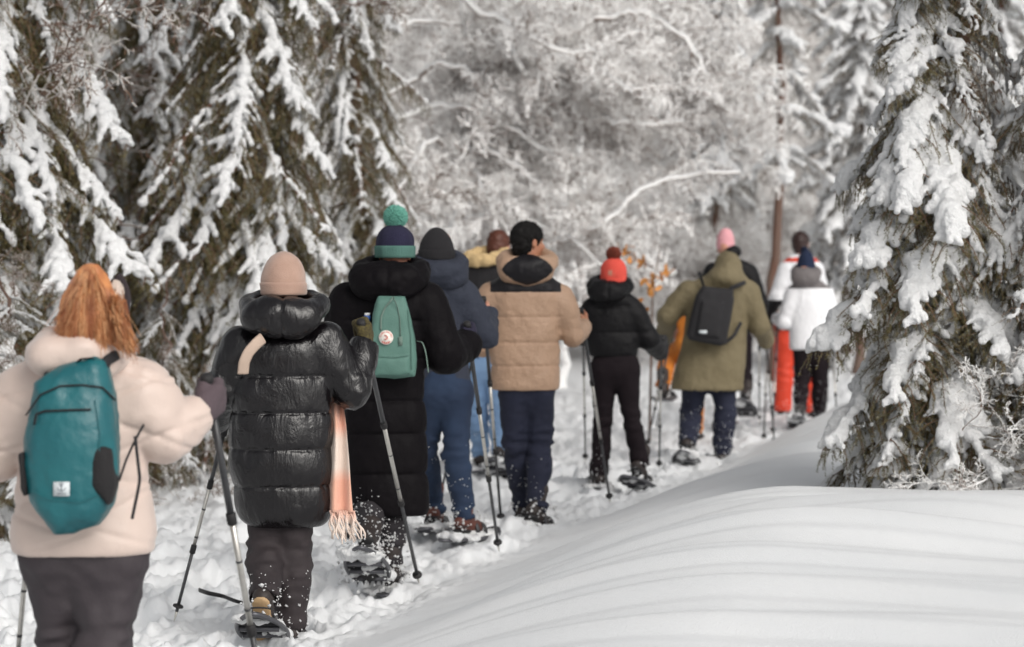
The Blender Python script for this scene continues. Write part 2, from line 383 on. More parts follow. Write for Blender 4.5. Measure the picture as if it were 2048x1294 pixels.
def build_ground():
    ys = [-12.0]
    while ys[-1] < 6.2: ys.append(ys[-1] + 0.4)
    while ys[-1] < 300: ys.append(ys[-1] + max(0.012, min(4.0, 0.00026 * ys[-1] ** 2)))
    ys = np.array(ys)
    ud = np.linspace(-1, 1, 460); uo = np.array([1.06, 1.15, 1.3, 1.6, 2, 3, 5, 9, 16, 30, 60])
    us = np.concatenate([-uo[::-1], ud, uo])
    hw = 0.235 * np.maximum(ys, 5) + 0.15
    X = us[None, :] * hw[:, None]; Yg = np.broadcast_to(ys[:, None], X.shape)
    Z = gh(X, Yg)
    # snowshoe prints pressed into the path
    for (px, py, a, ln, wd, dp) in _pits:
        i0, i1 = np.searchsorted(ys, [py - 0.6, py + 0.6]); xs = X[i0:i1] - px; yy = Yg[i0:i1] - py
        c, s_ = math.cos(a), math.sin(a); p = (xs * c - yy * s_) / wd; q = (xs * s_ + yy * c) / ln; r = np.sqrt(p * p + q * q)
        Z[i0:i1] += -dp * (1 - sstep(0.7, 1.05, r)) + dp * 0.35 * np.exp(-((r - 1.25) / 0.18) ** 2)
    V = np.stack([X, Yg, Z], -1); a, b = X.shape
    V[0, :, 2] = V[1, :, 2]
    idx = np.arange(a * b).reshape(a, b); Q = np.stack([idx[:-1, :-1], idx[:-1, 1:], idx[1:, 1:], idx[1:, :-1]], -1).reshape(-1, 4)
    m = mat('snow_ground', (0.80, 0.81, 0.82), 0.6, bump=(110, 0.003), spec=0.3, vary=(1.5, (0.76, 0.775, 0.79), 1.0))
    o = link('ground', mesh_np('ground', V.reshape(-1, 3), Q, None, m)); tag(o, 'snow covered ground with a trodden snowshoe path and smooth wind-rippled bank', kind='structure')
build_ground()

# ------------------------------------------------------------------ conifer boughs
NEEDLE = [mat('needles_olive', (0.185, 0.145, 0.058), 0.6, vary=(9, (0.080, 0.078, 0.028), 1.0)),
          mat('twig_bark', (0.14, 0.075, 0.05), 0.9), mat('needles_frosted', (0.42, 0.43, 0.40), 0.8)]
NEEDLE_B = [mat('needles_brown_green', (0.20, 0.145, 0.065), 0.6, vary=(9, (0.12, 0.095, 0.04), 1.0)), MATS['twig_bark'], mat('needles_frosted_warm', (0.50, 0.48, 0.45), 0.8)]
NEEDLE_F = [mat('needles_far', (0.085, 0.075, 0.045), 0.7, vary=(5, (0.13, 0.10, 0.075), 1.0)), MATS['twig_bark'], mat('needles_rimed', (0.45, 0.44, 0.41), 0.8)]
def smooth_rand(rng, n, amp):
    a = rng.randn(n) * amp; return np.cumsum(a) - np.linspace(0, a.sum(), n)
def bough(name, seed, L=1.6, Wd=0.55, droop=0.35, snow=1.0, nl=0.014, nw=0.0026, dens=260, hang=0.7, twl=0.12, mats=NEEDLE, frost=0.12, pillows=0, vox=0.014, step=0.06, skip=0.12, emax=9):
    """returns (needle mesh, snow mesh) of one bough that grows along +x"""
    rng = np.random.RandomState(seed); n = 26
    t = np.linspace(0, 1, n)
    ax = np.stack([L * t * (1 - 0.06 * droop), smooth_rand(rng, n, 0.012) * L, -droop * L * t ** 1.6 + 0.10 * droop * L * t ** 5], 1)
    A = Acc(); A.tube(ax, np.linspace(0.014, 0.003, n) * (0.6 + L * 0.35), 5, 1, caps=False)
    segs = []   # needle-bearing segments (p0, p1, density factor)
    sidebr = []
    ns = int(L / step)
    for i in range(ns):
        ti = 0.06 + 0.92 * (i + rng.rand() * 0.5) / ns; sd = 1 if i % 2 else -1
        k = ti * (n - 1); k0 = int(k); p0 = ax[k0] + (ax[min(n - 1, k0 + 1)] - ax[k0]) * (k - k0); tg = nrm(ax[min(n - 1, k0 + 1)] - ax[max(0, k0 - 1)])
        ln = Wd * (min(1, ti * 3.5 + 0.25) * (1 - ti) ** 0.75 + 0.10) * rng.uniform(0.65, 1.25)
        ang = math.radians(rng.uniform(38, 62)); d = nrm(tg * math.cos(ang) + np.array([0, sd, 0]) * math.sin(ang)); m = 9
        s_ = np.linspace(0, 1, m); P = p0 + d * (ln * s_)[:, None]; P[:, 2] += -rng.uniform(0.25, 0.6) * hang * ln * s_ ** 1.6 + smooth_rand(rng, m, 0.008)
        P[:, 1] += smooth_rand(rng, m, 0.008)
        sidebr.append((P, ti)); A.tube(P[::2], np.linspace(0.004, 0.0018, 5), 3, 1, caps=False)
        for j in range(m - 1): segs.append((P[j], P[j + 1], 0.9 if j > 1 else 0.4))
        ntw = max(2, int(ln / 0.035))
        for q in range(ntw):
            sq = (q + 0.4 + 0.4 * rng.rand()) / ntw; kk = sq * (m - 1); k1 = int(kk); b0 = P[k1] + (P[min(m - 1, k1 + 1)] - P[k1]) * (kk - k1)
            sgn = 1 if q % 2 else -1; pr = nrm(np.cross(d, [0, 0, 1])) * sgn
            td = nrm(d * rng.uniform(0.3, 0.8) + pr * rng.uniform(0.2, 0.7) + np.array([0, 0, -1]) * rng.uniform(0.1, 1.4) * hang + rng.randn(3) * 0.12)
            tl = twl * rng.uniform(0.5, 1.3) * (1 - 0.35 * sq); e = b0 + td * tl * 0.55; f = e + nrm(td + np.array([0, 0, -0.35 * hang])) * tl * 0.45
            A.add(np.stack([b0 + [0, 0, .0012], b0 - [0, 0, .0012], f]), None, [[0, 1, 2]], 1)
            segs.append((b0, e, 1.0)); segs.append((e, f, 1.0))
    P0 = np.array([s_[0] for s_ in segs]); P1 = np.array([s_[1] for s_ in segs]); dn = np.array([s_[2] for s_ in segs])
    LL = np.linalg.norm(P1 - P0, axis=1); cnt = np.maximum(1, (LL * dens * dn).astype(int)); I = np.repeat(np.arange(len(segs)), cnt); M = len(I)
    u = rng.rand(M)[:, None]; b = P0[I] * (1 - u) + P1[I] * u; td = (P1 - P0)[I] / LL[I][:, None]
    rd = rng.randn(M, 3); rd -= td * (rd * td).sum(1)[:, None]; rd /= np.linalg.norm(rd, axis=1)[:, None]
    dr = td * 0.55 + rd * 0.85; dr /= np.linalg.norm(dr, axis=1)[:, None]; sw = np.cross(dr, rng.randn(M, 3)); sw /= np.linalg.norm(sw, axis=1)[:, None]
    ln = nl * rng.uniform(0.7, 1.2, M)[:, None]
    V = np.stack([b - sw * nw / 2, b + sw * nw / 2, b + dr * ln], 1).reshape(-1, 3); T = np.arange(M * 3).reshape(-1, 3)
    fr = rng.rand(M) < frost * (1 + 1.2 * (rd[:, 2] > 0.3))
    A.add(V[np.repeat(fr, 3) == False], None, np.arange((~fr).sum() * 3).reshape(-1, 3), 0)
    if fr.sum(): A.add(V[np.repeat(fr, 3)], None, np.arange(fr.sum() * 3).reshape(-1, 3), 2)
    g = A.geo(); me = mesh_np(name, g[0], g[1], g[2], mats, A.mi(), smooth=False)
    sm = None
    if snow > 0:
        al = np.concatenate([ax] + [p for p, _ in sidebr]); lo = al.min(0) - 0.16; hi = al.max(0) + 0.22
        F = Fld(lo, hi, vox)
        rr = 0.034 * snow * (0.75 + 0.5 * rng.rand(n))
        for i in range(1, n - 2, 2):
            F.cone(ax[i] + [0, 0, rr[i] * 0.7], ax[i + 2] + [0, 0, rr[i + 2] * 0.7], rr[i] * (1.1 - 0.6 * t[i]), rr[i + 2] * (1.1 - 0.6 * t[i + 2]), 0.035)
        for P, ti in sidebr:
            if rng.rand() < skip: continue
            r0 = 0.023 * snow * rng.uniform(0.7, 1.25); end = rng.randint(4, emax)
            for j in range(0, end - 1, 2):
                j2 = min(8, j + 2); a0 = r0 * (1 - j / 13); a1 = r0 * (1 - j2 / 13)
                F.cone(P[j] + [0, 0, a0 * 0.7], P[j2] + [0, 0, a1 * 0.7], a0, a1, 0.028)
        for q in range(pillows):
            ti = 0.15 + 0.75 * (q + rng.rand()) / pillows; c = ax[int(ti * (n - 1))] + [0, rng.uniform(-1, 1) * Wd * 0.35 * (1 - ti), 0.02]; r = rng.uniform(0.05, 0.095) * snow ** 0.5
            F.ell(c, (r * 1.7, r * 1.15, r * 0.6), 0.07)
        def dsp(V): return 0.020 * n3(V, 9, seed + 2) + 0.014 * n3(V, 20, seed) + 0.008 * n3(V, 45, seed + 1)
        s = F.mesh(dsp, smooth=1); sm = mesh_np('snow_load', s[0], s[1], None, SNOWC)
    return me, sm
# ------------------------------------------------------------------ rimed broadleaf sprays
def rime_branch(name, seed, L=1.9, droop=0.5, mats=None, r0=0.016, dense=1.0, rmin=0.0035, nmax=3):
    rng = np.random.RandomState(seed); A = Acc()
    def grow(p, d, ln, r, lev):
        n = [10, 7, 5, 3][lev]; P = [p]; dd = nrm(d)
        for i in range(n):
            dd = nrm(dd + rng.randn(3) * [0.16, 0.2, 0.24, 0.2][lev] + np.array([0, 0, -1]) * droop * [0.10, 0.16, 0.22, 0.1][lev] * (i / n + 0.3)); P.append(P[-1] + dd * ln / n)
        P = np.array(P); A.tube(P, np.linspace(r, max(rmin, r * 0.5), n + 1), 4 if lev == 0 else 3, 0, caps=False)
        if lev < nmax:
            k = int([13, 9, 5][lev] * dense)
            for i in range(k):
                u = 0.12 + 0.86 * (i + rng.rand()) / k; q = u * n; j = min(n - 1, int(q)); b = P[j] + (P[j + 1] - P[j]) * (q - j); tg = nrm(P[j + 1] - P[j])
                sd = rng.randn(3); sd -= tg * (sd @ tg); sd = nrm(sd)
                grow(b, tg * 0.7 + sd * 0.85 + np.array([0, 0, 0.10]), ln * [0.40, 0.42, 0.45][lev] * rng.uniform(0.6, 1.2) * (1.1 - 0.5 * u), max(rmin * 1.25, r * 0.5), lev + 1)
    grow(np.zeros(3), np.array([1, 0, 0.25]), L, r0, 0)
    g = A.geo(); return mesh_np(name, g[0], g[1], g[2], mats, A.mi(), smooth=False)
def rot_to(az, pitch, roll=0.0):
    return Matrix.Rotation(az, 3, 'Z') @ Matrix.Rotation(-pitch, 3, 'Y') @ Matrix.Rotation(roll, 3, 'X')
def add_bough(root, pair, p, az, pitch, sc, roll=0.0, name='bough'):
    o = link(name, pair[0], root, p); o.rotation_euler = rot_to(az, pitch, roll).to_euler(); o.scale = (sc, sc, sc)
    if pair[1] is not None: link('snow_load', pair[1], o)
    return o
BARK = mat('bark', (0.13, 0.065, 0.045), 0.95, bump=(30, 0.02), vary=(8, (0.15, 0.11, 0.09), 0.8), stretch=(1, 1, 0.25))
def trunk(root, H, r, lean=(0, 0), seed=0, m=BARK, wig=0.03):
    rng = np.random.RandomState(seed); n = 30; z = np.linspace(-0.25, H, n); P = np.stack([lean[0] * z + smooth_rand(rng, n, wig), lean[1] * z + smooth_rand(rng, n, wig), z], 1)
    rr = r * (1 - 0.85 * np.clip(z / H, 0, 1)) * (1 + 0.7 * np.exp(-np.maximum(z, 0) / 0.18))
    A = Acc(); A.tube(P + origin(root), rr, 12); put('trunk', A.geo(), m, root); return P
def conifer(label, x, Y, H, r, pairs, seed, zs, Lf, pitch=-0.35, per=5, group=None, dz=0.24, name='spruce_tree', zmax=99, sector=None, base=None, lean=(0, 0)):
    rng = np.random.RandomState(seed); z0 = float(gh(x, Y, False)) if base is None else base
    root = empty(name, (x, Y, z0), label, 'tree', group); P = trunk(root, H, r, lean, seed)
    z = zs
    while z < min(H - 0.2, zmax):
        L = Lf(z)
        a0 = rng.rand() * 6.28
        for k in range(per):
            az = a0 + k * 6.283 / per + rng.randn() * 0.25
            if sector and rng.rand() < sector(az): continue
            c = [np.interp(z, P[:, 2], P[:, 0]), np.interp(z, P[:, 2], P[:, 1]), z + rng.randn() * 0.06]
            add_bough(root, pairs[rng.randint(len(pairs))], c, az, pitch + rng.randn() * 0.13 - 0.10 * (z < 1.2), L * rng.uniform(0.75, 1.12), rng.randn() * 0.2)
        z += dz * rng.uniform(0.8, 1.2)
    return root
# ------------------------------------------------------------------ the forest
LEFT = [bough('bough', 10 + i, 1.0, 0.40, d, sn, nl=0.018, nw=0.0042, dens=300, hang=1.35, twl=0.15, step=0.042, frost=0.03, vox=0.010, skip=sk, emax=em) for i, (d, sn, sk, em) in enumerate(((0.35, 0.85, 0.25, 8), (0.5, 0.75, 0.4, 7), (0.65, 0.55, 0.65, 6), (0.45, 0.3, 0.85, 5), (0.6, 0.9, 0.3, 8), (0.5, 0.2, 0.9, 5)))]
DRY = [bough('dry_bough', 30 + i, 1.0, 0.38, 0.4, 0.0, nl=0.012, nw=0.0028, dens=60, hang=0.9, twl=0.16, step=0.06, frost=0.45) for i in range(2)]
HEAVY = [bough('bough', 50 + i, 1.0, 0.46, d, sn, nl=0.015, nw=0.0036, dens=420, hang=1.35, twl=0.13, step=0.034, mats=NEEDLE, frost=0.05, skip=sk, emax=8, pillows=p, vox=0.0095) for i, (d, sn, sk, p) in enumerate(((0.45, 1.35, 0.25, 3), (0.6, 1.15, 0.35, 2), (0.35, 1.45, 0.2, 3), (0.7, 1.25, 0.3, 2), (0.5, 0.85, 0.5, 0), (0.55, 0.6, 0.6, 0)))]
HANG = [bough('hanging_bough', 70 + i, 1.0, 0.30, 0.75, 0.35, nl=0.014, nw=0.003, dens=330, hang=1.6, twl=0.13, step=0.04, mats=NEEDLE_B, frost=0.14, vox=0.010) for i in range(3)]
FAR = [bough('bough', 90 + i, 1.0, 0.45, d, 1.35, nl=0.03, nw=0.008, dens=130, hang=0.8, twl=0.13, step=0.07, mats=NEEDLE_F, frost=0.14, pillows=p, vox=0.018) for i, (d, p) in enumerate(((0.3, 3), (0.5, 2), (0.4, 4)))]
RIME_M = frost_mat('rime_twigs', (0.20, 0.13, 0.10), (0.92, 0.915, 0.905), thr=-0.5, soft=0.3)
RIME = [rime_branch('rimed_branch', 110 + i, 1.9, d, RIME_M) for i, d in enumerate((0.5, 0.9, 0.3, 1.2, 0.7))]
RIME_N = [rime_branch('rimed_branch', 150 + i, 1.8, d, RIME_M, r0=0.022, dense=0.95, rmin=0.0085) for i, d in enumerate((0.7, 1.1, 0.5, 1.4, 0.9))]
RIME2 = [rime_branch('bare_branch', 130 + i, 1.3, d, frost_mat('bare_twigs', (0.13, 0.075, 0.05), (0.5, 0.48, 0.46), thr=0.25, soft=0.4), dense=0.8, r0=0.008) for i, d in enumerate((0.2, 0.6))]

def lf(a, b, H): return lambda z: a + (b - a) * max(0.0, z / H)
# left spruces
LEFT = LEFT + LEFT + [(RIME2[1], None)]
conifer('big snow-laden olive spruce filling the left edge behind the red-haired walker', -3.28, 16.2, 7.0, 0.13, LEFT, 1, 0.75, lf(1.75, 0.3, 7.5), -0.6, 7, 'snowy spruces left of the path', dz=0.17)
conifer('dark-trunked spruce standing above the walker in the beige beanie', -2.02, 18.6, 7.5, 0.10, LEFT, 2, 0.75, lf(1.55, 0.4, 10), -0.5, 6, 'snowy spruces left of the path', dz=0.23)
conifer('spruce half hidden between the two big left spruces', -3.1, 21.5, 8, 0.13, LEFT, 3, 0.9, lf(1.7, 0.4, 10), -0.5, 6, 'snowy spruces left of the path', dz=0.2)
conifer('spruce at the far left behind the big left spruce', -5.3, 20.5, 7.5, 0.14, LEFT, 4, 0.6, lf(1.9, 0.4, 10), -0.5, 6, 'snowy spruces left of the path', dz=0.24)
conifer('snowy spruce beside the rimed tree, behind the pompom hat', -1.5, 22.5, 7.5, 0.11, LEFT, 5, 0.5, lf(1.25, 0.3, 9), -0.45, 5, 'snowy spruces left of the path', dz=0.24)
conifer('small snowy young spruce low at the foot of the left spruce', -2.45, 17.2, 1.5, 0.03, LEFT, 6, 0.15, lf(0.75, 0.15, 1.5), -0.25, 5, dz=0.17, name='young_spruce')
conifer('small rimed young spruce at the left frame edge behind the cream coat', -3.05, 14.2, 1.75, 0.03, [(HEAVY[0][0], HEAVY[0][1]), RIME and (RIME2[0], None), LEFT[0]], 7, 0.2, lf(0.62, 0.2, 1.75), 0.05, 6, dz=0.14, name='young_spruce')
# dead lower branches of the left spruces
def dead(x, Y, n, seed, label):
    rng = np.random.RandomState(seed); root = empty('dead_brush', (x, Y, float(gh(x, Y, False))), label, 'brush', 'dry brush under the trees')
    for k in range(n):
        add_bough(root, (RIME2[k % 2], None), (rng.uniform(-.35, .35), rng.uniform(-.2, .2), rng.uniform(0.0, 0.35)), rng.uniform(0, 6.28), rng.uniform(-0.1, 0.5), rng.uniform(0.25, 0.5), name='dry_branch')
dead(-2.15, 16.3, 9, 1, 'brown dry brush on the snow just left of the pink scarf walker')
dead(-3.5, 15.2, 9, 2, 'brown dry brush in the snow behind the cream coat sleeve')
dead(-3.0, 12.4, 5, 3, 'bare twigs poking from the snow at the left frame edge')
dead(-0.95, 20.2, 6, 4, 'dry brush behind the legs of the walker in the navy coat')

# rimed broadleaf trees
def rime_tree(label, x, Y, H, seed, n, limbs=(), r=0.09, zlo=0.8, spread=1.0, sc=(0.8, 1.3), bend=0.3, azm=None):
    rng = np.random.RandomState(seed); root = empty('rimed_tree', (x, Y, float(gh(x, Y, False))), label, 'tree', 'rimed trees behind the walkers')
    P = trunk(root, H, r, (rng.uniform(-0.1, 0.1), 0), seed, RIME_M, 0.05); org = origin(root)
    for k in range(6):
        z = H * (0.25 + 0.12 * k); az = rng.uniform(0, 6.28) if azm is None else azm + rng.randn() * 0.8; L = rng.uniform(1.8, 3.0) * spread; t = np.linspace(0, 1, 12)
        b = np.array([np.interp(z, P[:, 2], P[:, 0]), np.interp(z, P[:, 2], P[:, 1]), z])
        Q = b + np.stack([np.cos(az) * L * t + smooth_rand(rng, 12, .04), np.sin(az) * L * t, bend * L * (t - 0.9 * t ** 2.2) + smooth_rand(rng, 12, .04)], 1)
        A = Acc(); A.tube(Q + org, np.linspace(r * 0.45, 0.012, 12), 6); lo = put('limb', A.geo(), RIME_M, root)
        for j in range(int(n / 6)):
            u = rng.uniform(0.12, 1.0) * 11; i = int(min(10, u)); c = Q[i] + (Q[i + 1] - Q[i]) * (u - i)
            add_bough(root, (RIME[rng.randint(5)], None), c, az + rng.uniform(-1.5, 1.5), rng.uniform(-0.5, 0.5), rng.uniform(*sc), rng.uniform(-1, 1), name='rimed_branch')
    for pts in limbs:
        W = np.array([at(a, b, Y - 1.6 + c) for a, b, c in pts]); tt = np.linspace(0, len(W) - 1, 24)
        W = np.stack([np.interp(tt, np.arange(len(W)), W[:, i]) for i in range(3)], 1); W = W + np.stack([smooth_rand(rng, 24, .012) for _ in range(3)], 1)
        A = Acc(); A.tube(W, np.linspace(0.055, 0.014, 24), 6); put('limb', A.geo(), RIME_M, root)
        for j in range(9):
            i = rng.randint(4, 24); add_bough(root, (RIME[rng.randint(5)], None), W[i] - org, rng.uniform(0, 6.28), rng.uniform(-0.7, 0.3), rng.uniform(0.6, 1.0), rng.uniform(-1, 1), name='rimed_branch')
    return root
def arch_tree(label, x, Y, H, seed, limbs, extra, r=0.10, span=(2.2, 3.6), sc=(0.32, 0.66), per=21, azs=(0.0, 0.9)):
    """rimed tree with long limbs that rise and bend over; limbs: traced pixel paths (x, y, depth offset)"""
    rng = np.random.RandomState(seed); root = empty('rimed_tree', (x, Y, float(gh(x, Y, False))), label, 'tree', 'rimed trees behind the walkers'); P = trunk(root, H, r, (0.04, 0), seed, RIME_M, 0.05); org = origin(root); Ls = []
    for pts in limbs:
        W = np.array([at(a_, b_, Y - 0.7 + c_) for a_, b_, c_ in pts]); tt = np.linspace(0, len(W) - 1, 26); Ls.append((np.stack([np.interp(tt, np.arange(len(W)), W[:, i]) for i in range(3)], 1), 0.038))
    for k in range(extra):
        z = H * rng.uniform(0.22, 0.95); az = azs[0] + rng.randn() * azs[1]; L = rng.uniform(*span); t = np.linspace(0, 1, 26); b_ = np.array([np.interp(z, P[:, 2], P[:, 0]), np.interp(z, P[:, 2], P[:, 1]), z]) + org; up = rng.uniform(0.1, 0.6)
        Ls.append((b_ + np.stack([np.cos(az) * L * t, np.sin(az) * L * t, up * L * t - (up + rng.uniform(0.1, 0.5)) * L * t ** 2.3], 1), rng.uniform(0.02, 0.035)))
    for W, rr in Ls:
        W = W + np.stack([smooth_rand(rng, len(W), .016) for _ in range(3)], 1); A = Acc(); A.tube(W, np.linspace(rr, 0.012, len(W)), 7); put('limb', A.geo(), RIME_M, root); A = Acc()
        nl = len(W); A.tube(W[2:] + [0, 0, rr * .55], np.linspace(rr * .7, 0.008, nl - 2), 7); put('snow_line', A.geo(), SNOWC, root)
        for j in range(per):
            i = rng.randint(3, nl - 1); tg = nrm(W[i] - W[i - 1]); az = math.atan2(tg[1], tg[0]) + rng.choice([-1, 1]) * rng.uniform(0.2, 1.3); az = az if math.sin(az) > -0.35 or rng.rand() < .3 else -az
            add_bough(root, (RIME_N[rng.randint(5)], None), W[i] - org + [0, 0.12, -0.03], az, rng.uniform(-0.5, 0.45), rng.uniform(*sc), rng.uniform(-1.5, 1.5), name='rimed_branch')
    return root
arch_tree('nearest rimed tree, its long limbs bending right over the walkers', -0.75, 27.5, 5.6, 61, (
    ((880, -60, 0), (940, 10, 0), (990, 35, 0), (1050, 75, -.3), (1110, 108, -.4), (1190, 112, -.4), (1240, 80, -.2), (1290, 62, 0)),
    ((1000, 60, 0), (1030, 100, -.2), (1060, 150, -.3), (1110, 155, -.3), (1145, 138, 0)),
    ((1090, 490, 0), (1140, 470, 0), (1180, 455, -.3), (1230, 430, -.4), (1265, 385, -.3), (1330, 355, -.2), (1480, 345, 0)),
    ((1110, 200, .2), (1180, 235, .2), (1240, 245, 0), (1300, 248, 0), (1370, 243, 0)),
    ((760, 200, .2), (830, 150, .2), (870, 125, 0), (930, 145, 0), (990, 230, -.2)),
    ((740, 260, .2), (860, 215, .2), (960, 215, 0), (1050, 260, 0), (1120, 320, -.2)),
    ((780, 330, .2), (900, 300, .2), (1000, 320, 0), (1080, 370, 0), (1130, 430, -.2)),
    ((1180, 40, .3), (1270, 30, .2), (1340, 60, 0), (1400, 120, 0), (1430, 200, -.2)),
    ((1300, 180, .3), (1380, 165, .2), (1430, 195, 0), (1470, 240, 0), (1480, 300, -.2)),
), 9, span=(1.8, 3.0))
arch_tree('rimed tree bending over behind the coral hat and olive parka', 0.6, 30.5, 5.2, 62, (), 9, r=0.07, span=(1.2, 2.2), azs=(2.6, 1.0), per=14)
rime_tree('rimed tree whose sprays arch down above the orange leaves', 1.8, 39, 7.0, 22, 80, r=0.1, sc=(0.7, 1.2), spread=0.8)
rime_tree('rimed tree standing just right of the dark left spruces', -1.5, 41, 7.2, 23, 80, r=0.1, sc=(0.9, 1.5), spread=1.3)
rime_tree('rimed tree further back over the shearling collar', 0.0, 46, 9, 24, 50, r=0.12, sc=(1.2, 2.0), spread=1.4)
rime_tree('rimed tree further back over the coral hat', 2.6, 47, 9, 25, 50, r=0.12, sc=(1.2, 2.0), spread=1.4)
rime_tree('rimed tree further back at the left of the gap', -3.2, 46, 9, 26, 50, r=0.12, sc=(1.2, 2.0), spread=1.4)
rime_tree('low rimed shrub behind the coral hat', 1.9, 37, 2.3, 27, 70, r=0.04, spread=0.6, sc=(0.5, 0.95))
rime_tree('low rimed shrub behind the shearling collar', -0.2, 38, 2.3, 28, 70, r=0.04, spread=0.65, sc=(0.5, 0.95))
rime_tree('low rimed shrub in the gap right of the pompom hat', -1.7, 36.5, 2.2, 29, 60, r=0.04, spread=0.6, sc=(0.5, 0.9))
rime_tree('low rimed shrub under the snowy pines near the pink beanie', 3.8, 38, 2.3, 30, 60, r=0.04, spread=0.6, sc=(0.5, 0.95))

# pines and spruces behind on the right
conifer('bare-stemmed snowy pine with a reddish trunk above the pink beanie', 3.53, 32, 9, 0.075, FAR, 40, 3.1, lf(1.2, 0.6, 10), -0.15, 3, 'snowy conifers on the right', dz=0.42, name='pine_tree')
conifer('thin pine just right of the reddish-trunked pine', 5.2, 37.5, 10, 0.07, FAR, 41, 1.9, lf(1.2, 0.5, 10), -0.3, 4, 'snowy conifers on the right', dz=0.34, name='pine_tree')
conifer('snowy spruce right behind the white-jacketed walker', 6.3, 39, 9, 0.10, FAR, 42, 0.5, lf(1.7, 0.4, 9), -0.35, 5, 'snowy conifers on the right', dz=0.32)
conifer('snowy spruce behind the olive parka', 3.35, 41, 9, 0.10, FAR, 43, 0.5, lf(1.5, 0.4, 9), -0.35, 5, 'snowy conifers on the right', dz=0.3)
conifer('snowy spruce at the far right behind the foreground spruce', 8.0, 40, 9, 0.10, FAR, 44, 0.5, lf(1.9, 0.4, 9), -0.35, 5, 'snowy conifers on the right', dz=0.34)
conifer('small spruce bending under snow behind the orange-trousered walker', 4.5, 34.5, 2.3, 0.04, FAR, 45, 0.3, lf(0.8, 0.2, 2.3), -0.3, 5, 'snowy conifers on the right', dz=0.2, name='young_spruce')
conifer('snow-flecked brownish spruce right of the reddish pine trunk', 4.75, 33.5, 8, 0.06, FAR, 46, 1.5, lf(1.15, 0.3, 8), -0.4, 5, 'snowy conifers on the right', dz=0.26)
conifer('snow-flecked brownish spruce above the grey hood and navy pompom hat', 5.9, 34.5, 8, 0.06, FAR, 47, 1.2, lf(1.2, 0.3, 8), -0.4, 5, 'snowy conifers on the right', dz=0.26)
conifer('snow-flecked spruce left of the reddish pine trunk', 3.1, 36.5, 9, 0.06, FAR, 48, 2.6, lf(1.0, 0.3, 9), -0.4, 5, 'snowy conifers on the right', dz=0.3)
# the wood beyond
rng = np.random.RandomState(5)
lab = ('distant snowy spruce in the wood beyond the path', 'distant rimed tree in the wood beyond the path')
for k in range(17):
    x = -13 + 27 * (k + rng.rand() * 0.6) / 17; Y = rng.uniform(52, 66)
    conifer(lab[0], x * Y / 52, Y, rng.uniform(10, 13), 0.14, FAR, 200 + k, 0.8, lf(2.1, 0.4, 12), -0.3, 4, 'distant snowy spruces', dz=0.5, zmax=10)
def far_rime(x, Y, seed):
    r_ = np.random.RandomState(seed); root = empty('rimed_tree', (x, Y, float(gh(x, Y, False))), lab[1], 'tree', 'distant rimed trees')
    P = trunk(root, 8, 0.12, (0, 0), seed, RIME_M, 0.06)
    for k in range(70):
        z = r_.uniform(1.0, 8); add_bough(root, (RIME[r_.randint(5)], None), (np.interp(z, P[:, 2], P[:, 0]), 0, z), r_.uniform(0, 6.28), r_.uniform(-0.2, 0.8), r_.uniform(1.0, 1.8), r_.uniform(-1, 1), name='rimed_branch')
for k in range(12): far_rime((-9 + 18 * (k + rng.rand() * 0.5) / 12), rng.uniform(50, 57), 300 + k)

# ------------------------------------------------------------------ the heavy spruce in the right foreground
rng = np.random.RandomState(77)
bx, bY = 2.30, 12.9; bz = float(gh(bx, bY, False))
root = empty('spruce_tree', (bx, bY, bz), 'nearest spruce, weighed down by thick snow on the bank at the right edge', 'tree')
P = trunk(root, 5.6, 0.075, (0, 0.0), 12)
z = 0.16
while z < 5.4:
    L = max(0.25, 1.0 - 0.14 * z); a0 = rng.rand() * 6.28; n = 8
    for k in range(n):
        az = a0 + k * 6.283 / n + rng.randn() * 0.2
        if z < 1.0 and abs(((az - math.pi) + math.pi) % (2 * math.pi) - math.pi) < 0.9 and z < 0.45: continue
        pr = HEAVY[rng.randint(6)] if rng.rand() < (0.9 if (z < 1.9 or math.cos(az) < 0.1) else 0.35) else HANG[rng.randint(3)]
        add_bough(root, pr, (0, 0, z + rng.randn() * 0.05), az, -0.38 + rng.randn() * 0.15, L * rng.uniform(0.75, 1.05), rng.randn() * 0.25)
    z += 0.165 * rng.uniform(0.8, 1.2)
# the reaching low boughs towards the path, as in the picture
for (tx, ty, dY, zb, sc, vi) in ((1632, 672, -0.35, 1.22, 1, 2), (1652, 890, -0.2, 0.85, 1, 0), (1760, 930, -0.5, 0.55, 1, 3), (1690, 560, 0.1, 1.55, 1, 1), (1712, 450, 0.0, 1.9, 1, 2), (1770, 330, -0.2, 2.25, 1, 0), (1775, 240, -0.1, 2.5, 1, 1),
        (1715, 620, -0.6, 1.35, 1, 4), (1720, 510, -0.5, 1.7, 1, 2), (1800, 180, -.2, 2.7, 1, 2), (1800, 420, -0.6, 2.1, 1, 0), (1835, 640, -.8, 1.5, 1, 1), (1790, 800, -.7, 1.0, 1, 1), (1900, 480, -.8, 1.9, 1, 0), (1805, 60, -.2, 3.0, 1, 0), (1665, 880, -.4, .8, 1, 4)):
    tip = at(tx, ty, bY + dY) - origin(root); v = tip - np.array([0, 0, zb]); az = math.atan2(v[1], v[0]); Lh = math.hypot(v[0], v[1])
    pair = HEAVY[vi]; dr = (0.45, 0.6, 0.3, 0.7, 0.5)[vi] * 0.9
    pit = math.atan2(v[2], Lh) + math.atan(dr); L = 1.06 * np.linalg.norm(v) / math.hypot(1, dr)
    add_bough(root, pair, (0, 0, zb), az, pit, L, 0)
conifer('second spruce at the right frame corner with brown hanging twigs and thin snow', 3.05, 12.6, 5.2, 0.07, HANG + [HEAVY[2]], 14, 0.5, lf(1.05, 0.2, 6.5), -0.35, 6, dz=0.17)
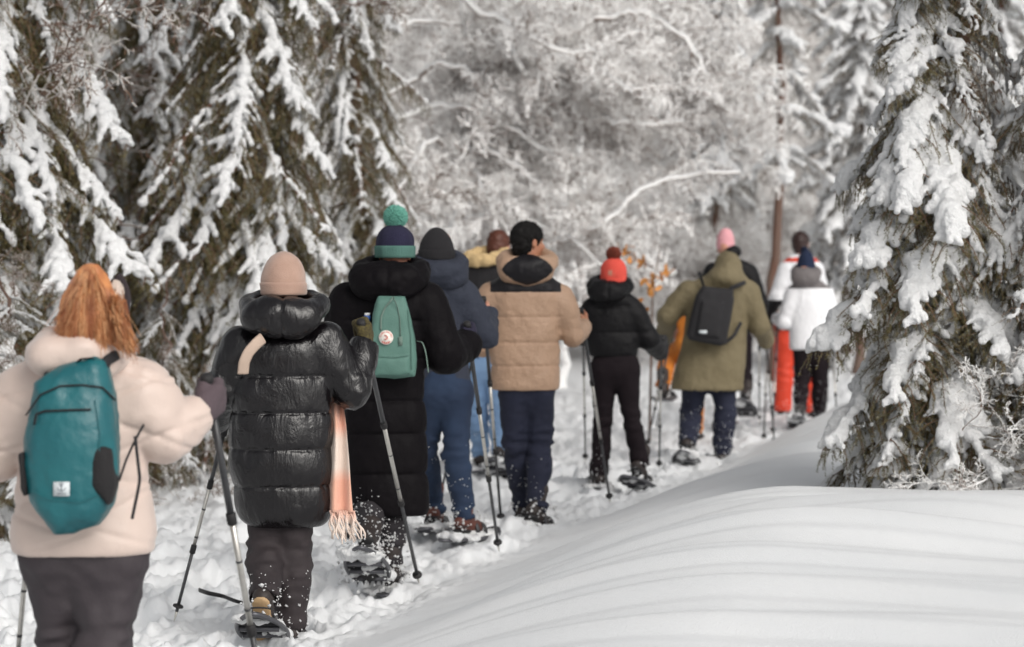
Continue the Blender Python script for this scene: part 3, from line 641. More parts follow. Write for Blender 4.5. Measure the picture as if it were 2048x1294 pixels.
# rimed undergrowth in front of the spruce
def shrub(x, Y, n, seed, label, sc, mats_i=0):
    r_ = np.random.RandomState(seed); ro = empty('rimed_shrub', (x, Y, float(gh(x, Y, False)) - 0.05), label, 'shrub', 'rimed shrubs under the right spruce')
    for k in range(n):
        add_bough(ro, ((RIME + RIME2)[r_.randint(7)], None), (r_.uniform(-.2, .2), r_.uniform(-.15, .15), r_.uniform(0, .4)), r_.uniform(0, 6.28), r_.uniform(0.0, 1.2), r_.uniform(*sc), r_.uniform(-1, 1), name='rimed_branch')
shrub(2.5, 12.35, 8, 1, 'rimed tangle of fine twigs before the foot of the right spruce', (0.18, 0.32))
shrub(2.95, 12.25, 9, 2, 'rimed bare shrub at the right frame edge beneath the brown twigs', (0.25, 0.42))
# withered orange leaves
ol = empty('beech_sapling', (1.22, 21.5, float(gh(1.22, 21.5, False))), 'beech sapling with withered orange leaves beside the coral hat', 'sapling')
A = Acc(); rng = np.random.RandomState(9); og = origin(ol); st = np.array([og + [0, 0, -0.1], og + [0.02, 0, .8], og + [0.03, 0, 1.35], og + [0.1, 0, 1.75]]); A.tube(st, [.014, .011, .007, .003], 6); put('trunk', A.geo(), BARK, ol)
LM = mat('withered_leaf', (0.62, 0.27, 0.06), 0.6, vary=(20, (0.45, 0.2, 0.06), 1.0))
lv = []
for k in range(5):
    z = 0.95 + 0.15 * k; az = k * 2.3; t = np.linspace(0, 1, 7)[:, None]; b = og + [0.03, 0, z]; Q = b + np.hstack([np.cos(az) * t * .3, np.sin(az) * t * .3, 0.18 * t]); A = Acc(); A.tube(Q, np.linspace(.005, .002, 7), 4); put('branch', A.geo(), BARK, ol); lv.append(Q)
lm = None
for k in range(46):
    Q = lv[rng.randint(5)]; c = Q[rng.randint(2, 7)] + rng.randn(3) * 0.03
    if lm is None:
        u = np.linspace(-1, 1, 5); w_ = np.sqrt(np.clip(1 - u ** 2, 0, 1)) * 0.022; V = np.concatenate([np.stack([u * .045, w_, 0.006 * u * u + .006], 1), np.stack([u * .045, -w_, 0.006 * u * u + .006], 1), np.stack([u * .045, 0 * u, 0 * u], 1)])
        T = [];
        for i in range(4):
            T += [[i, i + 1, 10 + i + 1], [i, 10 + i + 1, 10 + i], [5 + i, 10 + i, 10 + i + 1], [5 + i, 10 + i + 1, 5 + i + 1]]
        lm = mesh_np('leaf', V, None, T, LM)
    o = link('leaf', lm, ol, c - og); o.rotation_euler = (rng.rand() * 3, rng.rand() * 3, rng.rand() * 6)
# ------------------------------------------------------------------ people: shared builders
SKIN = mat('skin', (0.52, 0.26, 0.18), 0.55, bump=(120, 0.001), vary=(18, (0.58, 0.24, 0.17), 0.6), sss=0.15)
SKIN2 = mat('skin_tan', (0.40, 0.19, 0.11), 0.5, bump=(120, 0.001), vary=(18, (0.46, 0.18, 0.11), 0.6), sss=0.15)
METAL = mat('pole_silver', (0.62, 0.60, 0.56), 0.35, metal=0.85, vary=(60, (0.5, 0.48, 0.45), 0.5))
PDARK = mat('pole_dark', (0.035, 0.036, 0.040), 0.35, vary=(50, (0.07, 0.07, 0.07), 0.4)); RUB = mat('rubber_black', (0.014, 0.013, 0.014), 0.7, bump=(200, 0.001))
GREY = mat('print_grey', (0.5, 0.5, 0.5), 0.5); EYE = mat('eye_white', (0.7, 0.68, 0.64), 0.2); IRIS = mat('iris_brown', (0.03, 0.015, 0.01), 0.2)
BOOTM = mat('boot_leather', (0.03, 0.022, 0.02), 0.6, bump=(60, 0.003)); BOOTB = mat('boot_brown', (0.10, 0.03, 0.02), 0.6, bump=(60, 0.003)); SOLE = mat('sole_tan', (0.45, 0.30, 0.16), 0.7, bump=(80, 0.003))
SHOEM = mat('snowshoe_plastic', (0.022, 0.022, 0.025), 0.45, bump=(50, 0.003)); SHOEA = mat('snowshoe_frame', (0.10, 0.10, 0.11), 0.4, metal=0.5)

def blobs(A, C, R, rng, m=0, squash=1.0):
    """small irregular snow grains: jittered octahedra"""
    C = np.asarray(C, float); N = len(C); R = np.broadcast_to(R, (N,))
    O = np.array([[1, 0, 0], [-1, 0, 0], [0, 1, 0], [0, -1, 0], [0, 0, 1], [0, 0, -1]], float)
    V = C[:, None] + O[None] * R[:, None, None] * rng.uniform(0.6, 1.3, (N, 6, 1)) * [1, 1, squash] + rng.randn(N, 6, 3) * R[:, None, None] * 0.2
    T0 = np.array([[0, 2, 4], [2, 1, 4], [1, 3, 4], [3, 0, 4], [2, 0, 5], [1, 2, 5], [3, 1, 5], [0, 3, 5]])
    A.add(V.reshape(-1, 3), None, (T0[None] + np.arange(N)[:, None, None] * 6).reshape(-1, 3), m)
def stick_snow(root, geo, zmax, n, seed, r=(0.002, 0.006), back=True, name='stuck_snow'):
    rng = np.random.RandomState(seed); V = geo[0]; z0 = V[:, 2].min(); c = V[(V[:, 2] < zmax)]
    if back: c = c[c[:, 1] < np.median(c[:, 1]) + 0.04]
    if len(c) < 5: return
    w_ = np.clip(1 - (c[:, 2] - z0) / (zmax - z0), 0.02, 1) ** 1.3 * (0.3 + (n3(c, 14, seed) > 0.05) * 1.0); w_ /= w_.sum()
    n = n * 2; P = c[rng.choice(len(c), n, p=w_)]; A = Acc(); R = rng.uniform(*r, n) * (0.5 + rng.rand(n)); blobs(A, P, R, rng); g = A.geo()
    o = put(name, g, SNOWC, root, smooth=True); tag(o, kind='stuff'); return o

def hand_field(F, c, a, g, right, fat=0.0, k=0.006, sz=1.0):
    """hand closed round a pole: c grip centre, a forearm direction, g pole direction (upwards)"""
    g = nrm(g); a = nrm(a - g * (a @ g)); n = nrm(np.cross(g, a)) * (1 if right else -1)
    Wp = c - a * 0.072 * sz - n * 0.024 * sz; B = lambda x, y, z: Wp + (a * x + g * y + n * z) * sz
    F.cone(B(0.0, 0, 0), B(0.035, 0.0, 0), (0.027 + fat) * sz, (0.032 + fat) * sz, 0.012, sq=(n, 0.62))
    F.cone(B(0.03, 0.018, 0), B(0.075, 0.022, 0.002), (0.024 + fat) * sz, (0.020 + fat) * sz, 0.012, sq=(n, 0.65))
    F.cone(B(0.03, -0.016, 0), B(0.072, -0.02, 0.002), (0.024 + fat) * sz, (0.019 + fat) * sz, 0.012, sq=(n, 0.65))
    for i, (y, l) in enumerate(((0.032, 0.93), (0.011, 1.0), (-0.010, 0.95), (-0.030, 0.8))):
        r = (0.0098 if i < 3 else 0.0085) + fat; p0 = B(0.082 * (0.96 + 0.04 * l), y, 0.002); p1 = B(0.082 + 0.030 * l, y * 1.02, 0.020); p2 = B(0.088 + 0.012 * l, y, 0.044); p3 = B(0.062, y * 0.95, 0.050)
        F.cone(p0, p1, r * sz, r * 0.95 * sz, k); F.cone(p1, p2, r * 0.95 * sz, r * 0.88 * sz, k); F.cone(p2, p3, r * 0.88 * sz, r * 0.78 * sz, k)
    r = 0.012 + fat
    F.cone(B(0.022, 0.022, 0.010), B(0.052, 0.046, 0.024), (r + .004) * sz, r * sz, k); F.cone(B(0.052, 0.046, 0.024), B(0.078, 0.044, 0.046), r * sz, (r - .002) * sz, k); F.cone(B(0.078, 0.044, 0.046), B(0.090, 0.036, 0.058), (r - .002) * sz, (r - .0035) * sz, k)
    return Wp

def head_field(F, c, yaw, pitch, s=1.0):
    cy, sy = math.cos(yaw), math.sin(yaw); f = vec(sy * math.cos(pitch), cy * math.cos(pitch), math.sin(pitch)); r = vec(cy, -sy, 0); u = np.cross(r, f); R = np.stack([r, f, u])
    B = lambda x, y, z: c + (r * x + f * y + u * z) * s
    F.ell(B(0, -0.012, 0.035), vec(0.076, 0.096, 0.088) * s, 0.02, R=R); F.ell(B(0, 0.022, -0.035), vec(0.062, 0.068, 0.080) * s, 0.03, R=R)
    F.ell(B(0, 0.060, -0.085), vec(0.026, 0.022, 0.018) * s, 0.02, R=R); F.cone(B(-.030, 0.076, 0.026), B(.030, 0.076, 0.026), 0.013 * s, 0.013 * s, 0.012)
    F.cone(B(0, 0.088, 0.012), B(0, 0.110, -0.022), 0.009 * s, 0.013 * s, 0.010)
    for sx in (-1, 1):
        F.ell(B(sx * 0.031, 0.096, 0.008), vec(0.016, 0.012, 0.010) * s, 0.008, sub=True, R=R)
        F.ell(B(sx * 0.010, 0.104, -0.026), vec(0.008, 0.009, 0.007) * s, 0.006, R=R)
        F.ell(B(sx * 0.045, 0.065, -0.020), vec(0.02, 0.02, 0.02) * s, 0.025, R=R)
        F.ell(B(sx * 0.080, -0.002, 0.000), vec(0.010, 0.020, 0.032) * s, 0.006, R=R); F.ell(B(sx * 0.092, 0.002, 0.004), vec(0.006, 0.011, 0.019) * s, 0.004, sub=True, R=R)
    F.ell(B(0, 0.092, -0.053), vec(0.024, 0.010, 0.006) * s, 0.006, R=R); F.ell(B(0, 0.090, -0.064), vec(0.020, 0.010, 0.007) * s, 0.006, R=R)
    return B, R

def sole_dir(yaw, pitch): return vec(math.sin(yaw) * math.cos(pitch), math.cos(yaw) * math.cos(pitch), math.sin(pitch))
def footwear(root, key, an, yaw, pitch, side, bootm, solem=None, shoe=True, crust=60, label=''):
    """an: ankle joint; pitch < 0 when the heel is lifted"""
    f = sole_dir(yaw, pitch); r = vec(math.cos(yaw), -math.sin(yaw), 0); u = np.cross(r, f)
    F = Fld(an - 0.30, an + 0.30, 0.0085); B = lambda x, y, z: an + r * x + f * y + u * z
    F.cone(B(0, -0.005, 0.10), B(0, 0, 0.0), 0.055, 0.050, 0.02); F.cone(B(0, -0.03, -0.05), B(0, 0.06, -0.055), 0.043, 0.045, 0.02); F.cone(B(0, 0.06, -0.052), B(0, 0.16, -0.062), 0.046, 0.038, 0.02)
    bt = put('boot', F.mesh(lambda V: 0.003 * n3(V, 30)), bootm, root)
    F = Fld(an - 0.30, an + 0.30, 0.0085); F.cone(B(0, -0.035, -0.092), B(0, 0.16, -0.095), 0.042, 0.042, 0.02, sq=(u, 0.35)); 
    s_ = put('sole', F.mesh(), solem or RUB, bt)
    if not shoe: return
    tp = B(0, 0.09, -0.105); pitch = pitch * 0.4; f = sole_dir(yaw, pitch); u = np.cross(r, f); so = tp - f * 0.02 - u * 0.02
    sh = empty('snowshoe', so, label, 'snowshoe', 'snowshoes on the walkers\' feet')
    n = 40; t = np.linspace(0, 2 * math.pi, n); L, W = 0.31, 0.105
    # pointed tail, round nose turned up
    yy = np.cos(t) * L; xx = np.sin(t) * W * (1 - 0.35 * np.clip(-np.cos(t), 0, 1) ** 2); zz = 0.06 * np.clip(yy / L - 0.55, 0, 1) ** 1.5 * 2.2
    P = np.array([so + r * a + f * b + u * c_ for a, b, c_ in zip(xx, yy, zz)]); A = Acc(); A.tube(P, 0.011, 6, caps=False); put('frame', A.geo(), SHOEA, sh)
    G = np.array([[so + r * (v * xx_) + f * y_ + u * (0.06 * max(0, y_ / L - 0.55) ** 1.5 * 2.2 + 0.002) for v in np.linspace(-1, 1, 5)] for y_, xx_ in [(q, 0.95 * W * math.sqrt(max(0.02, 1 - (q / L) ** 2)) * (1 - 0.3 * max(0, -q / L) ** 2)) for q in np.linspace(-L * .97, L * .97, 15)]])
    A = Acc(); A.sheet(G, 0, 0.006, u); put('deck', A.geo(), SHOEM, sh)
    A = Acc()
    for q in (-0.10, 0.02, 0.14): A.box(so + f * q + u * -0.014, [r, f, u], (0.085, 0.008, 0.012))
    for q in (-.06, -.03, 0, .03, .06): A.add([so + r * (q - .012) + f * .14 - u * .02, so + r * (q + .012) + f * .14 - u * .02, so + r * q + f * .14 - u * .05], None, [[0, 1, 2], [0, 2, 1]])
    put('crampon', A.geo(), SHOEA, sh)
    for q, h in ((0.0, 0.085), (0.09, 0.075)):
        th = np.linspace(0, math.pi, 12); P = np.array([so + r * 0.062 * math.cos(a) + f * q + u * (0.01 + h * math.sin(a) ** 0.6) for a in th]); A = Acc(); A.tube(P, 0.012, 6, flat=(1, 0.35)); put('binding_strap', A.geo(), SHOEM, sh)
    P = np.array([so + r * 0.05 * math.cos(a) - f * (0.10 + 0.03 * math.sin(a)) + u * 0.07 for a in np.linspace(0, math.pi, 9)]); A = Acc(); A.tube(P, 0.010, 6, flat=(1, 0.4)); put('heel_strap', A.geo(), SHOEM, sh)
    if crust:
        rng = np.random.RandomState(key); lo, hi = so - 0.36, so + 0.36; F = Fld(lo, hi, 0.011)
        for i in range(crust // 5):
            q = rng.uniform(-0.28, 0.26); c = so + r * rng.uniform(-.09, .09) + f * q + u * rng.uniform(0.0, 0.02); F.ell(c, vec(rng.uniform(.02, .05), rng.uniform(.02, .06), rng.uniform(.012, .025)), 0.02)
        o = put('packed_snow', F.mesh(lambda V: 0.012 * n3(V, 30) + .006 * n3(V, 70), smooth=1), SNOWC, sh)
        A = Acc(); C = so + rng.uniform(-1, 1, (crust, 1)) * r * 0.08 + rng.uniform(-1, 1, (crust, 1)) * f * 0.2 + rng.rand(crust, 1) ** 1.5 * u * 0.16; blobs(A, C, rng.uniform(0.003, 0.010, crust), rng)
        tag(put('stuck_snow', A.geo(), SNOWC, sh), kind='stuff')
    return sh

def pole(label, top, tip, txt=False, basket=True, thick=1.0, lower=0.66, mid=0.36):
    top = np.asarray(top, float); tip = np.asarray(tip, float); L = np.linalg.norm(tip - top); d = (tip - top) / L; ro = empty('trekking_pole', tip, label, 'trekking pole', 'trekking poles')
    P = lambda q: top + d * q; r = 0.0088 * thick
    def T(name, pts, rad, m, n=10, parent=ro, **kw): A = Acc(); A.tube(pts, rad, n, **kw); return put(name, A.geo(), m, parent)
    T('grip', [P(-0.012), P(-0.008), P(0.012), P(0.02), P(0.05), P(0.09), P(0.14), P(0.145)], np.array([0.010, 0.019, 0.021, 0.016, 0.0145, 0.0165, 0.015, 0.010]), RUB)
    us = T('upper_shaft', [P(0.14), P(L * mid)], r * 1.08, PDARK); T('middle_shaft', [P(L * mid), P(L * lower)], r * 0.95, METAL); T('lower_shaft', [P(L * lower), P(L - 0.05)], r * 0.86, PDARK)
    for q in (mid, lower): T('clamp', [P(L * q - .022), P(L * q - .018), P(L * q + .018), P(L * q + .022)], [r, r * 1.5, r * 1.5, r], RUB)
    for q in (0.47, 0.60): T('ring_mark', [P(L * q), P(L * q + .008)], r * 1.02, PDARK)
    T('tip', [P(L - 0.06), P(L - 0.01), P(L)], [r * 0.8, 0.004, 0.002], METAL)
    if basket:
        e = nrm(np.cross(d, [0, 1, 0.1])); T('basket', [P(L - 0.085), P(L - 0.080), P(L - 0.074), P(L - 0.068)], [0.010, 0.024, 0.025, 0.010], RUB, 16)
    th = np.linspace(0, 2 * math.pi, 14); s = np.cross(d, [1, 0, 0]); T('strap', [P(0.01) + nrm(s) * (0.035 * (1 - math.cos(a))) + d * 0.05 * math.sin(a / 2) ** 2 + np.array([0.012 * math.sin(a), 0, 0]) for a in th], 0.008, RUB, 6, flat=(1, 0.25), caps=False)
    if txt:
        V, Tt = text_geo('STELLA', 0.034); zz = -d; xx = nrm(np.cross([0, 1.0, 0], zz)); yy = np.cross(xx, zz)
        # letters run down the shaft and face the camera
        c = P(0.26); side = nrm(np.cross(d, nrm(CAM - c))); out = np.cross(side, d) * (1 if np.cross(side, d) @ (CAM - c) > 0 else -1)
        W = c + V[:, :1] * d * 1.0 + V[:, 1:2] * (-side if np.cross(d, -side) @ out > 0 else side) * 0.45 + out * (r * 1.12 + V[:, 2:3] * .5); put('print', (W, None, Tt), GREY, us, smooth=False)
    return ro
def gripc(top, tip, q=0.075): d = nrm(np.asarray(tip) - np.asarray(top)); return np.asarray(top) + d * q, -d

def wrinkle(a1=0.006, a2=0.003, s1=(11, 11, 8), s2=(34, 34, 22), seed=0):
    return lambda V: a1 * n3(V, s1, seed) + a2 * n3(V, s2, seed + 5)
def px_rings(rows, Y, dflt=0.62, cyo=0.0):
    out = []
    for q in rows:
        py, xl, xr = q[:3]; f = q[3] if len(q) > 3 else dflt; dy = q[4] if len(q) > 4 else 0.0
        a = at(xl, py, Y); b = at(xr, py, Y); rx = (b[0] - a[0]) / 2; out.append((a[2], (a[0] + b[0]) / 2, Y + cyo + dy, rx, rx * f))
    return out

class Person:
    def __init__(s, label, Y, cx, head, hip, arms, legs, yaw=0.0, hyaw=None, hpitch=0.0, skin=SKIN, hs=0.96, seed=1, g=0.0, shoulders=None):
        """pixel joints: head (x, y centre); hip (y of the hip joints); arms {'L': (shoulder, elbow, wrist)}; legs {'L': (hip, knee, ankle)}"""
        s.Y = Y; s.seed = seed; s.yaw = yaw; s.hc = at(head[0], head[1], Y + (head[2] if len(head) > 2 else 0.0)); s.hyaw = yaw if hyaw is None else hyaw; s.hpitch = hpitch; s.hs = hs; s.skin = skin
        P = lambda q: at(q[0], q[1], Y + (q[2] if len(q) > 2 else 0.0))
        s.arms = {k: [P(q) for q in v] for k, v in arms.items()}; s.legs = {k: [P(q) for q in v] for k, v in legs.items()}
        s.root = empty('person', (at(cx, 900, Y)[0], Y, g), label, 'person', 'people walking in a line on snowshoes'); s.hands = {}
    def set_hand(s, k, top, tip, q=0.075, sz=1.0, fat=0.0):
        c, g = gripc(top, tip, q); a = nrm(c - s.arms[k][1]); s.hands[k] = (c, a, g, sz); gg = nrm(g); a2 = nrm(a - gg * (a @ gg)); n = nrm(np.cross(gg, a2)) * (1 if k == 'R' else -1); s.arms[k][2] = c - a2 * 0.072 * sz - n * 0.024 * sz
    def body(s, vox=0.0075):
        A, L = s.arms, s.legs; allp = np.array([s.hc] + [p for v in A.values() for p in v] + [p for v in L.values() for p in v] + [h[0] for h in s.hands.values()])
        F = Fld(allp.min(0) - 0.17, allp.max(0) + 0.19, vox)
        nb = (A['L'][0] + A['R'][0]) / 2; pel = (L['L'][0] + L['R'][0]) / 2
        F.cone(nb + [0, 0, -.02], s.hc + [0, -0.01, -0.06], 0.062, 0.055, 0.03)
        F.cone(A['L'][0], A['R'][0], 0.046, 0.046, 0.04, sq=(vec(0, 1, 0), 0.9)); ch = nb + (pel - nb) * 0.3; ab = nb + (pel - nb) * 0.65; X = vec(1, 0, 0)
        w_ = max(0.06, min(0.125, np.linalg.norm(A['L'][0] - A['R'][0]) * 0.36)); F.cone(nb - [0, 0, .08], ch, w_ * .8, w_, 0.04, sq=(vec(0, 1, 0), 0.7)); F.cone(ch, ab, w_, w_ * .85, 0.04, sq=(vec(0, 1, 0), 0.7)); F.cone(ab, pel, w_ * .85, w_ * .85, 0.04, sq=(vec(0, 1, 0), 0.75))
        for k in A:
            F.chain(A[k], (0.044, 0.036, 0.026), 0.03)
            if k in s.hands: c, a, g, sz = s.hands[k]; hand_field(F, c, a, g, k == 'R', sz=sz * 1.06)
            else:
                w_ = A[k][2]; d = nrm(w_ - A[k][1]); sd = nrm(np.cross(d, [0, 1, 0])); F.cone(w_, w_ + d * .07, .026, .034, .01, sq=(vec(0, 1, 0), .6))
                for i in range(4): p = w_ + d * .08 + sd * (i - 1.5) * .019; l = (.07, .078, .072, .056)[i]; F.cone(p, p + d * l * .5, .009, .0085, .005); F.cone(p + d * l * .5, p + d * l * .95 + [0, .015, 0], .0085, .0075, .005)
                p = w_ + d * .02 + vec(0, .02, 0); F.cone(p, p + d * .05 + [0, .03, 0], .014, .010, .006)
        for k in L:
            F.chain(L[k], (0.066, 0.046, 0.034), 0.02); kn, an = L[k][1], L[k][2]; d = nrm(kn - (L[k][0] + L[k][2]) / 2 + [0, 0.02, 0]); F.cone(kn * .7 + an * .3 - [0, .02, 0], kn * .45 + an * .55, .042, .034, .03); f = sole_dir(s.yaw, 0); F.cone(an - [0, 0, .04], an + f * .13 - [0, 0, .06], .034, .026, .02)
        B, R = head_field(F, s.hc, s.hyaw, s.hpitch, s.hs); s.B = B; s.R = R
        s.bodyo = put('body', F.mesh(), s.skin, s.root)
        for sx in (-1, 1):
            A_ = Acc(); n = 8; th = np.linspace(0, math.pi, n); P = np.array([B(sx * .031, .079 + .0125 * math.cos(a), .008) for a in th]); A_.tube(P, np.maximum(.0005, .0125 * np.sin(th)) * s.hs, 10); e = put('eye', A_.geo(), EYE, s.bodyo)
            A_ = Acc(); A_.tube([B(sx * .031, .0905, .008), B(sx * .031, .0922, .008)], [.0055, .004], 10); put('iris', A_.geo(), IRIS, e)
    def coat(s, name, m, rows, sl, seams=None, amp=0.012, ssp=0.11, samp=0.008, wr=(0.006, 0.003), vox=0.009, dflt=0.62, cyo=0.0, split=None, cuff=0.0, extra=None, hollow=0.86, slk=('L', 'R'), cap=0.04, ks=0.05, sk=0.04, groove=0.006, wave=0, short=0.005, gather=0.35):
        rings = px_rings(rows, s.Y, dflt, cyo); R = np.array(rings); A = s.arms
        ap = np.array([p for k in slk for p in A[k]]); lo = np.minimum(ap.min(0) - 0.14, [(R[:, 1] - R[:, 3]).min() - .04, (R[:, 2] - R[:, 4]).min() - .06, R[:, 0].min() - .03]); hi = np.maximum(ap.max(0) + 0.14, [(R[:, 1] + R[:, 3]).max() + .04, (R[:, 2] + R[:, 4]).max() + .06, R[:, 0].max() + .05])
        hi = hi + [0, 0, .28 if extra else 0]; F = Fld(lo, hi, vox); sm = None
        if seams: sm = sorted(at(1024, q, s.Y)[2] for q in seams)
        F.stack(rings, ks, seams=sm, amp=amp, cap=cap)
        zb = R[:, 0].min()
        hol = [(zb - .05,) + tuple(np.array(sorted(rings)[0])[1:3]) + tuple(np.array(sorted(rings)[0])[3:] * hollow), (zb + .05,) + tuple(np.array(sorted(rings)[0])[1:3]) + tuple(np.array(sorted(rings)[0])[3:] * hollow)]
        F.stack(hol, 0.006, sub=True)
        for k in slk:
            a, b, c = A[k]; r = sl[k] if isinstance(sl, dict) else sl
            mid = (a + b) / 2; F.cone(a, mid, r[0], (r[0] + r[1]) / 2, sk, mod=(lambda t: 0 * t)) ; L1 = np.linalg.norm(b - a); L2 = np.linalg.norm(c - b)
            if ssp:
                F.chain([a, b, c - nrm(c - b) * short], r, sk * .6, spacing=ssp, amp=samp)
            else: F.chain([a, b, c - nrm(c - b) * 0.005], r, sk * .6)
            d = nrm(c - b); c = c - d * (short - .005); F.cone(c + d * .003 + d * r[2] * .5, c + d * .09, r[2] * .78, r[2] * .78, 0.006, sub=True)
        if extra: extra(F)
        w1 = wrinkle(wr[0], wr[1], seed=s.seed); tx = R[:, 1].mean()
        def disp(V):
            d = w1(V)
            if sm is not None:   # gathered fabric: short upright wrinkles next to every seam
                zz = np.array(sm); dist = np.abs(V[:, 2][:, None] - zz[None]).min(1); d = d + gather * wr[0] * np.exp(-dist / 0.025) * n3(V, (42, 42, 7), s.seed + 9)
            if sm is not None:
                q = [np.interp(V[:, 2], R[::-1, 0] if R[0, 0] > R[-1, 0] else R[:, 0], R[::-1, i] if R[0, 0] > R[-1, 0] else R[:, i]) for i in (1, 2, 3, 4)]
                tm = 1 - sstep(1.0, 1.25, np.sqrt(((V[:, 0] - q[0]) / q[2]) ** 2 + ((V[:, 1] - q[1]) / q[3]) ** 2)); d = d - groove * tm * np.exp(-(dist / 0.006) ** 2)
                if wave:
                    for sg in (1, -1):
                        w_ = ((V[:, 2] + sg * 0.35 * np.abs(V[:, 0] - q[0] - .06 * sg) + 0.02 * n3(V, 6, 2)) / 0.16) % 1.0; d = d - wave * np.exp(-((w_ - .5) / 0.05) ** 2) + wave * .5
            for k in slk:        # creases at the elbow
                e = A[k][1]; q = np.linalg.norm(V - e, axis=1); d = d + wr[0] * 1.0 * np.exp(-(q / 0.13) ** 2) * n3(V, (16, 16, 30), s.seed + 3)
            return d * (0.15 + 0.85 * sstep(zb, zb + 0.07, V[:, 2]))
        geo = F.mesh(disp); s.coatg = geo; mi = None
        if split: mi = split(fcent(geo)).astype(int)
        o = put(name, geo, m, s.root, mi); s.coato = o; return o
    def trousers(s, m, r=(0.10, 0.075, 0.06), wr=(0.007, 0.003), vox=0.009, hipr=None, name='trousers', waist=0.12, flare=None, snow=0, snowz=0.4, bot=None):
        r0 = r; r = r0['L'] if isinstance(r0, dict) else r0; L = s.legs; ap = np.array([p for v in L.values() for p in v]); F = Fld(ap.min(0) - [.17, .17, .06], ap.max(0) + [.17, .17, waist + .1], vox)
        a, b = L['L'][0], L['R'][0]; hr = hipr or r[0] * 1.12
        F.cone(a + [0.02, 0, .02], b + [-0.02, 0, .02], hr, hr, 0.05, sq=(vec(0, 1, 0), .95)); F.cone((a + b) / 2, (a + b) / 2 + [0, 0, waist], hr * 1.25, hr * 1.2, 0.05, sq=(vec(0, 1, 0), .75))
        for k in L:
            if isinstance(r0, dict): r = r0[k]
            h, kn, an = L[k]; end = an - nrm(an - kn) * 0.0
            if flare: mid = kn * .45 + an * .55; F.chain([h, kn, mid, end], (r[0], r[1], r[2], flare), 0.03)
            else: F.chain([h, kn, end], r, 0.03)
            F.cone(kn * .72 + an * .28 - [0, .015, 0], kn * .5 + an * .5, r[1] * .98, (r[1] + r[2]) * .5, .03)
            d = nrm(an - kn); F.cone(end + d * .03, end + d * .14, (flare or r[2]) * .8, (flare or r[2]) * .8, .006, sub=True)
        w1 = wrinkle(wr[0], wr[1], (10, 10, 9), (26, 26, 34), s.seed + 2)
        def disp(V):
            d = w1(V)
            for k in L:
                for e, am in ((L[k][1], 1.0), (L[k][2], 1.4)):
                    q = np.abs(V[:, 2] - e[2]); d = d + wr[0] * am * np.exp(-(q / 0.09) ** 2) * n3(V, (9, 9, 38), s.seed + 4)
            return d
        geo = F.mesh(disp); o = put(name, geo, m, s.root)
        if snow: stick_snow(s.root, geo, geo[0][:, 2].min() + snowz, snow, s.seed + 40)
        return o
    def feet(s, who, bootm=BOOTM, solem=None, pitch={'L': 0.0, 'R': 0.0}, yawd={'L': 0.0, 'R': 0.0}, crust=60, shoe=True):
        for k in s.legs:
            an = s.legs[k][2]; footwear(s.root, s.seed * 2 + (k == 'R'), an + [0, 0, 0.0], s.yaw + yawd[k], pitch[k], k, bootm, solem, shoe, crust, f"dark snowshoe caked with snow on the {'left' if k == 'L' else 'right'} foot of the walker {who}".replace(' caked with snow', ''))
    def glove(s, k, m, fat=0.005, vox=0.0055, cuff=None, cr=0.045):
        c, a, g, sz = s.hands[k]; F = Fld(c - 0.17, c + 0.17, vox); W = hand_field(F, c, a, g, k == 'R', fat, sz=sz * 1.06); d = nrm(s.arms[k][1] - W); F.cone(W, W + d * 0.055, 0.033 + fat, cr, 0.015)
        return put('glove', F.mesh(lambda V: .002 * n3(V, 60)), m, s.root)
    def hood(s, m, c, w, h, d=0.10, dY=-0.13, ring=None, seam=True, vox=0.009, wr=(0.008, 0.004), back=None, name='hood', split=None, quilt=0.0, tilt=0.0, rr=0.045):
        """hood lying folded on the back; c centre pixel, w and h in pixels; ring: (px, py, rx, ry) collar opening"""
        C = at(c[0], c[1], s.Y + dY); sc = F_PX / (s.Y + dY); W, H = w / sc / 2, h / sc / 2; F = Fld(C - [W + .12, .32, H + .14], C + [W + .12, .38, H + .2], vox)
        R = np.array(Matrix.Rotation(tilt, 3, 'Y')).T
        F.ell(C, (W, d, H), 0.04, R=R); F.ell(C + [0, .03, H * .25], (W * .96, d * 1.1, H * .75), 0.05, R=R)
        if ring:
            q = at(ring[0], ring[1], s.Y + ring[4] if len(ring) > 4 else s.Y); rx, ry = ring[2], ring[3]; N = 14
            P = [q + [rx * math.cos(a), ry * math.sin(a), 0.035 * math.sin(a) + (C[2] - q[2]) * 0.0] for a in np.linspace(0, 2 * math.pi, N + 1)]
            for i in range(N): F.cone(P[i], P[i + 1], rr, rr, 0.04)
        def disp(V):
            e = wr[0] * n3(V, (13, 13, 16), s.seed + 6) + wr[1] * n3(V, 36, s.seed + 7)
            if seam: e = e - 0.010 * np.exp(-(np.abs(V[:, 0] - C[0] - 0.01) / 0.006)) * (V[:, 1] < C[1] + .03)
            if quilt: e = e + quilt * (np.sqrt(np.abs(np.sin((V[:, 0] - C[0]) / (W * 0.5) * math.pi / 1.2))) - .6)
            return e
        geo = F.mesh(disp); return put(name, geo, m, s.root, split(fcent(geo)).astype(int) if split else None)
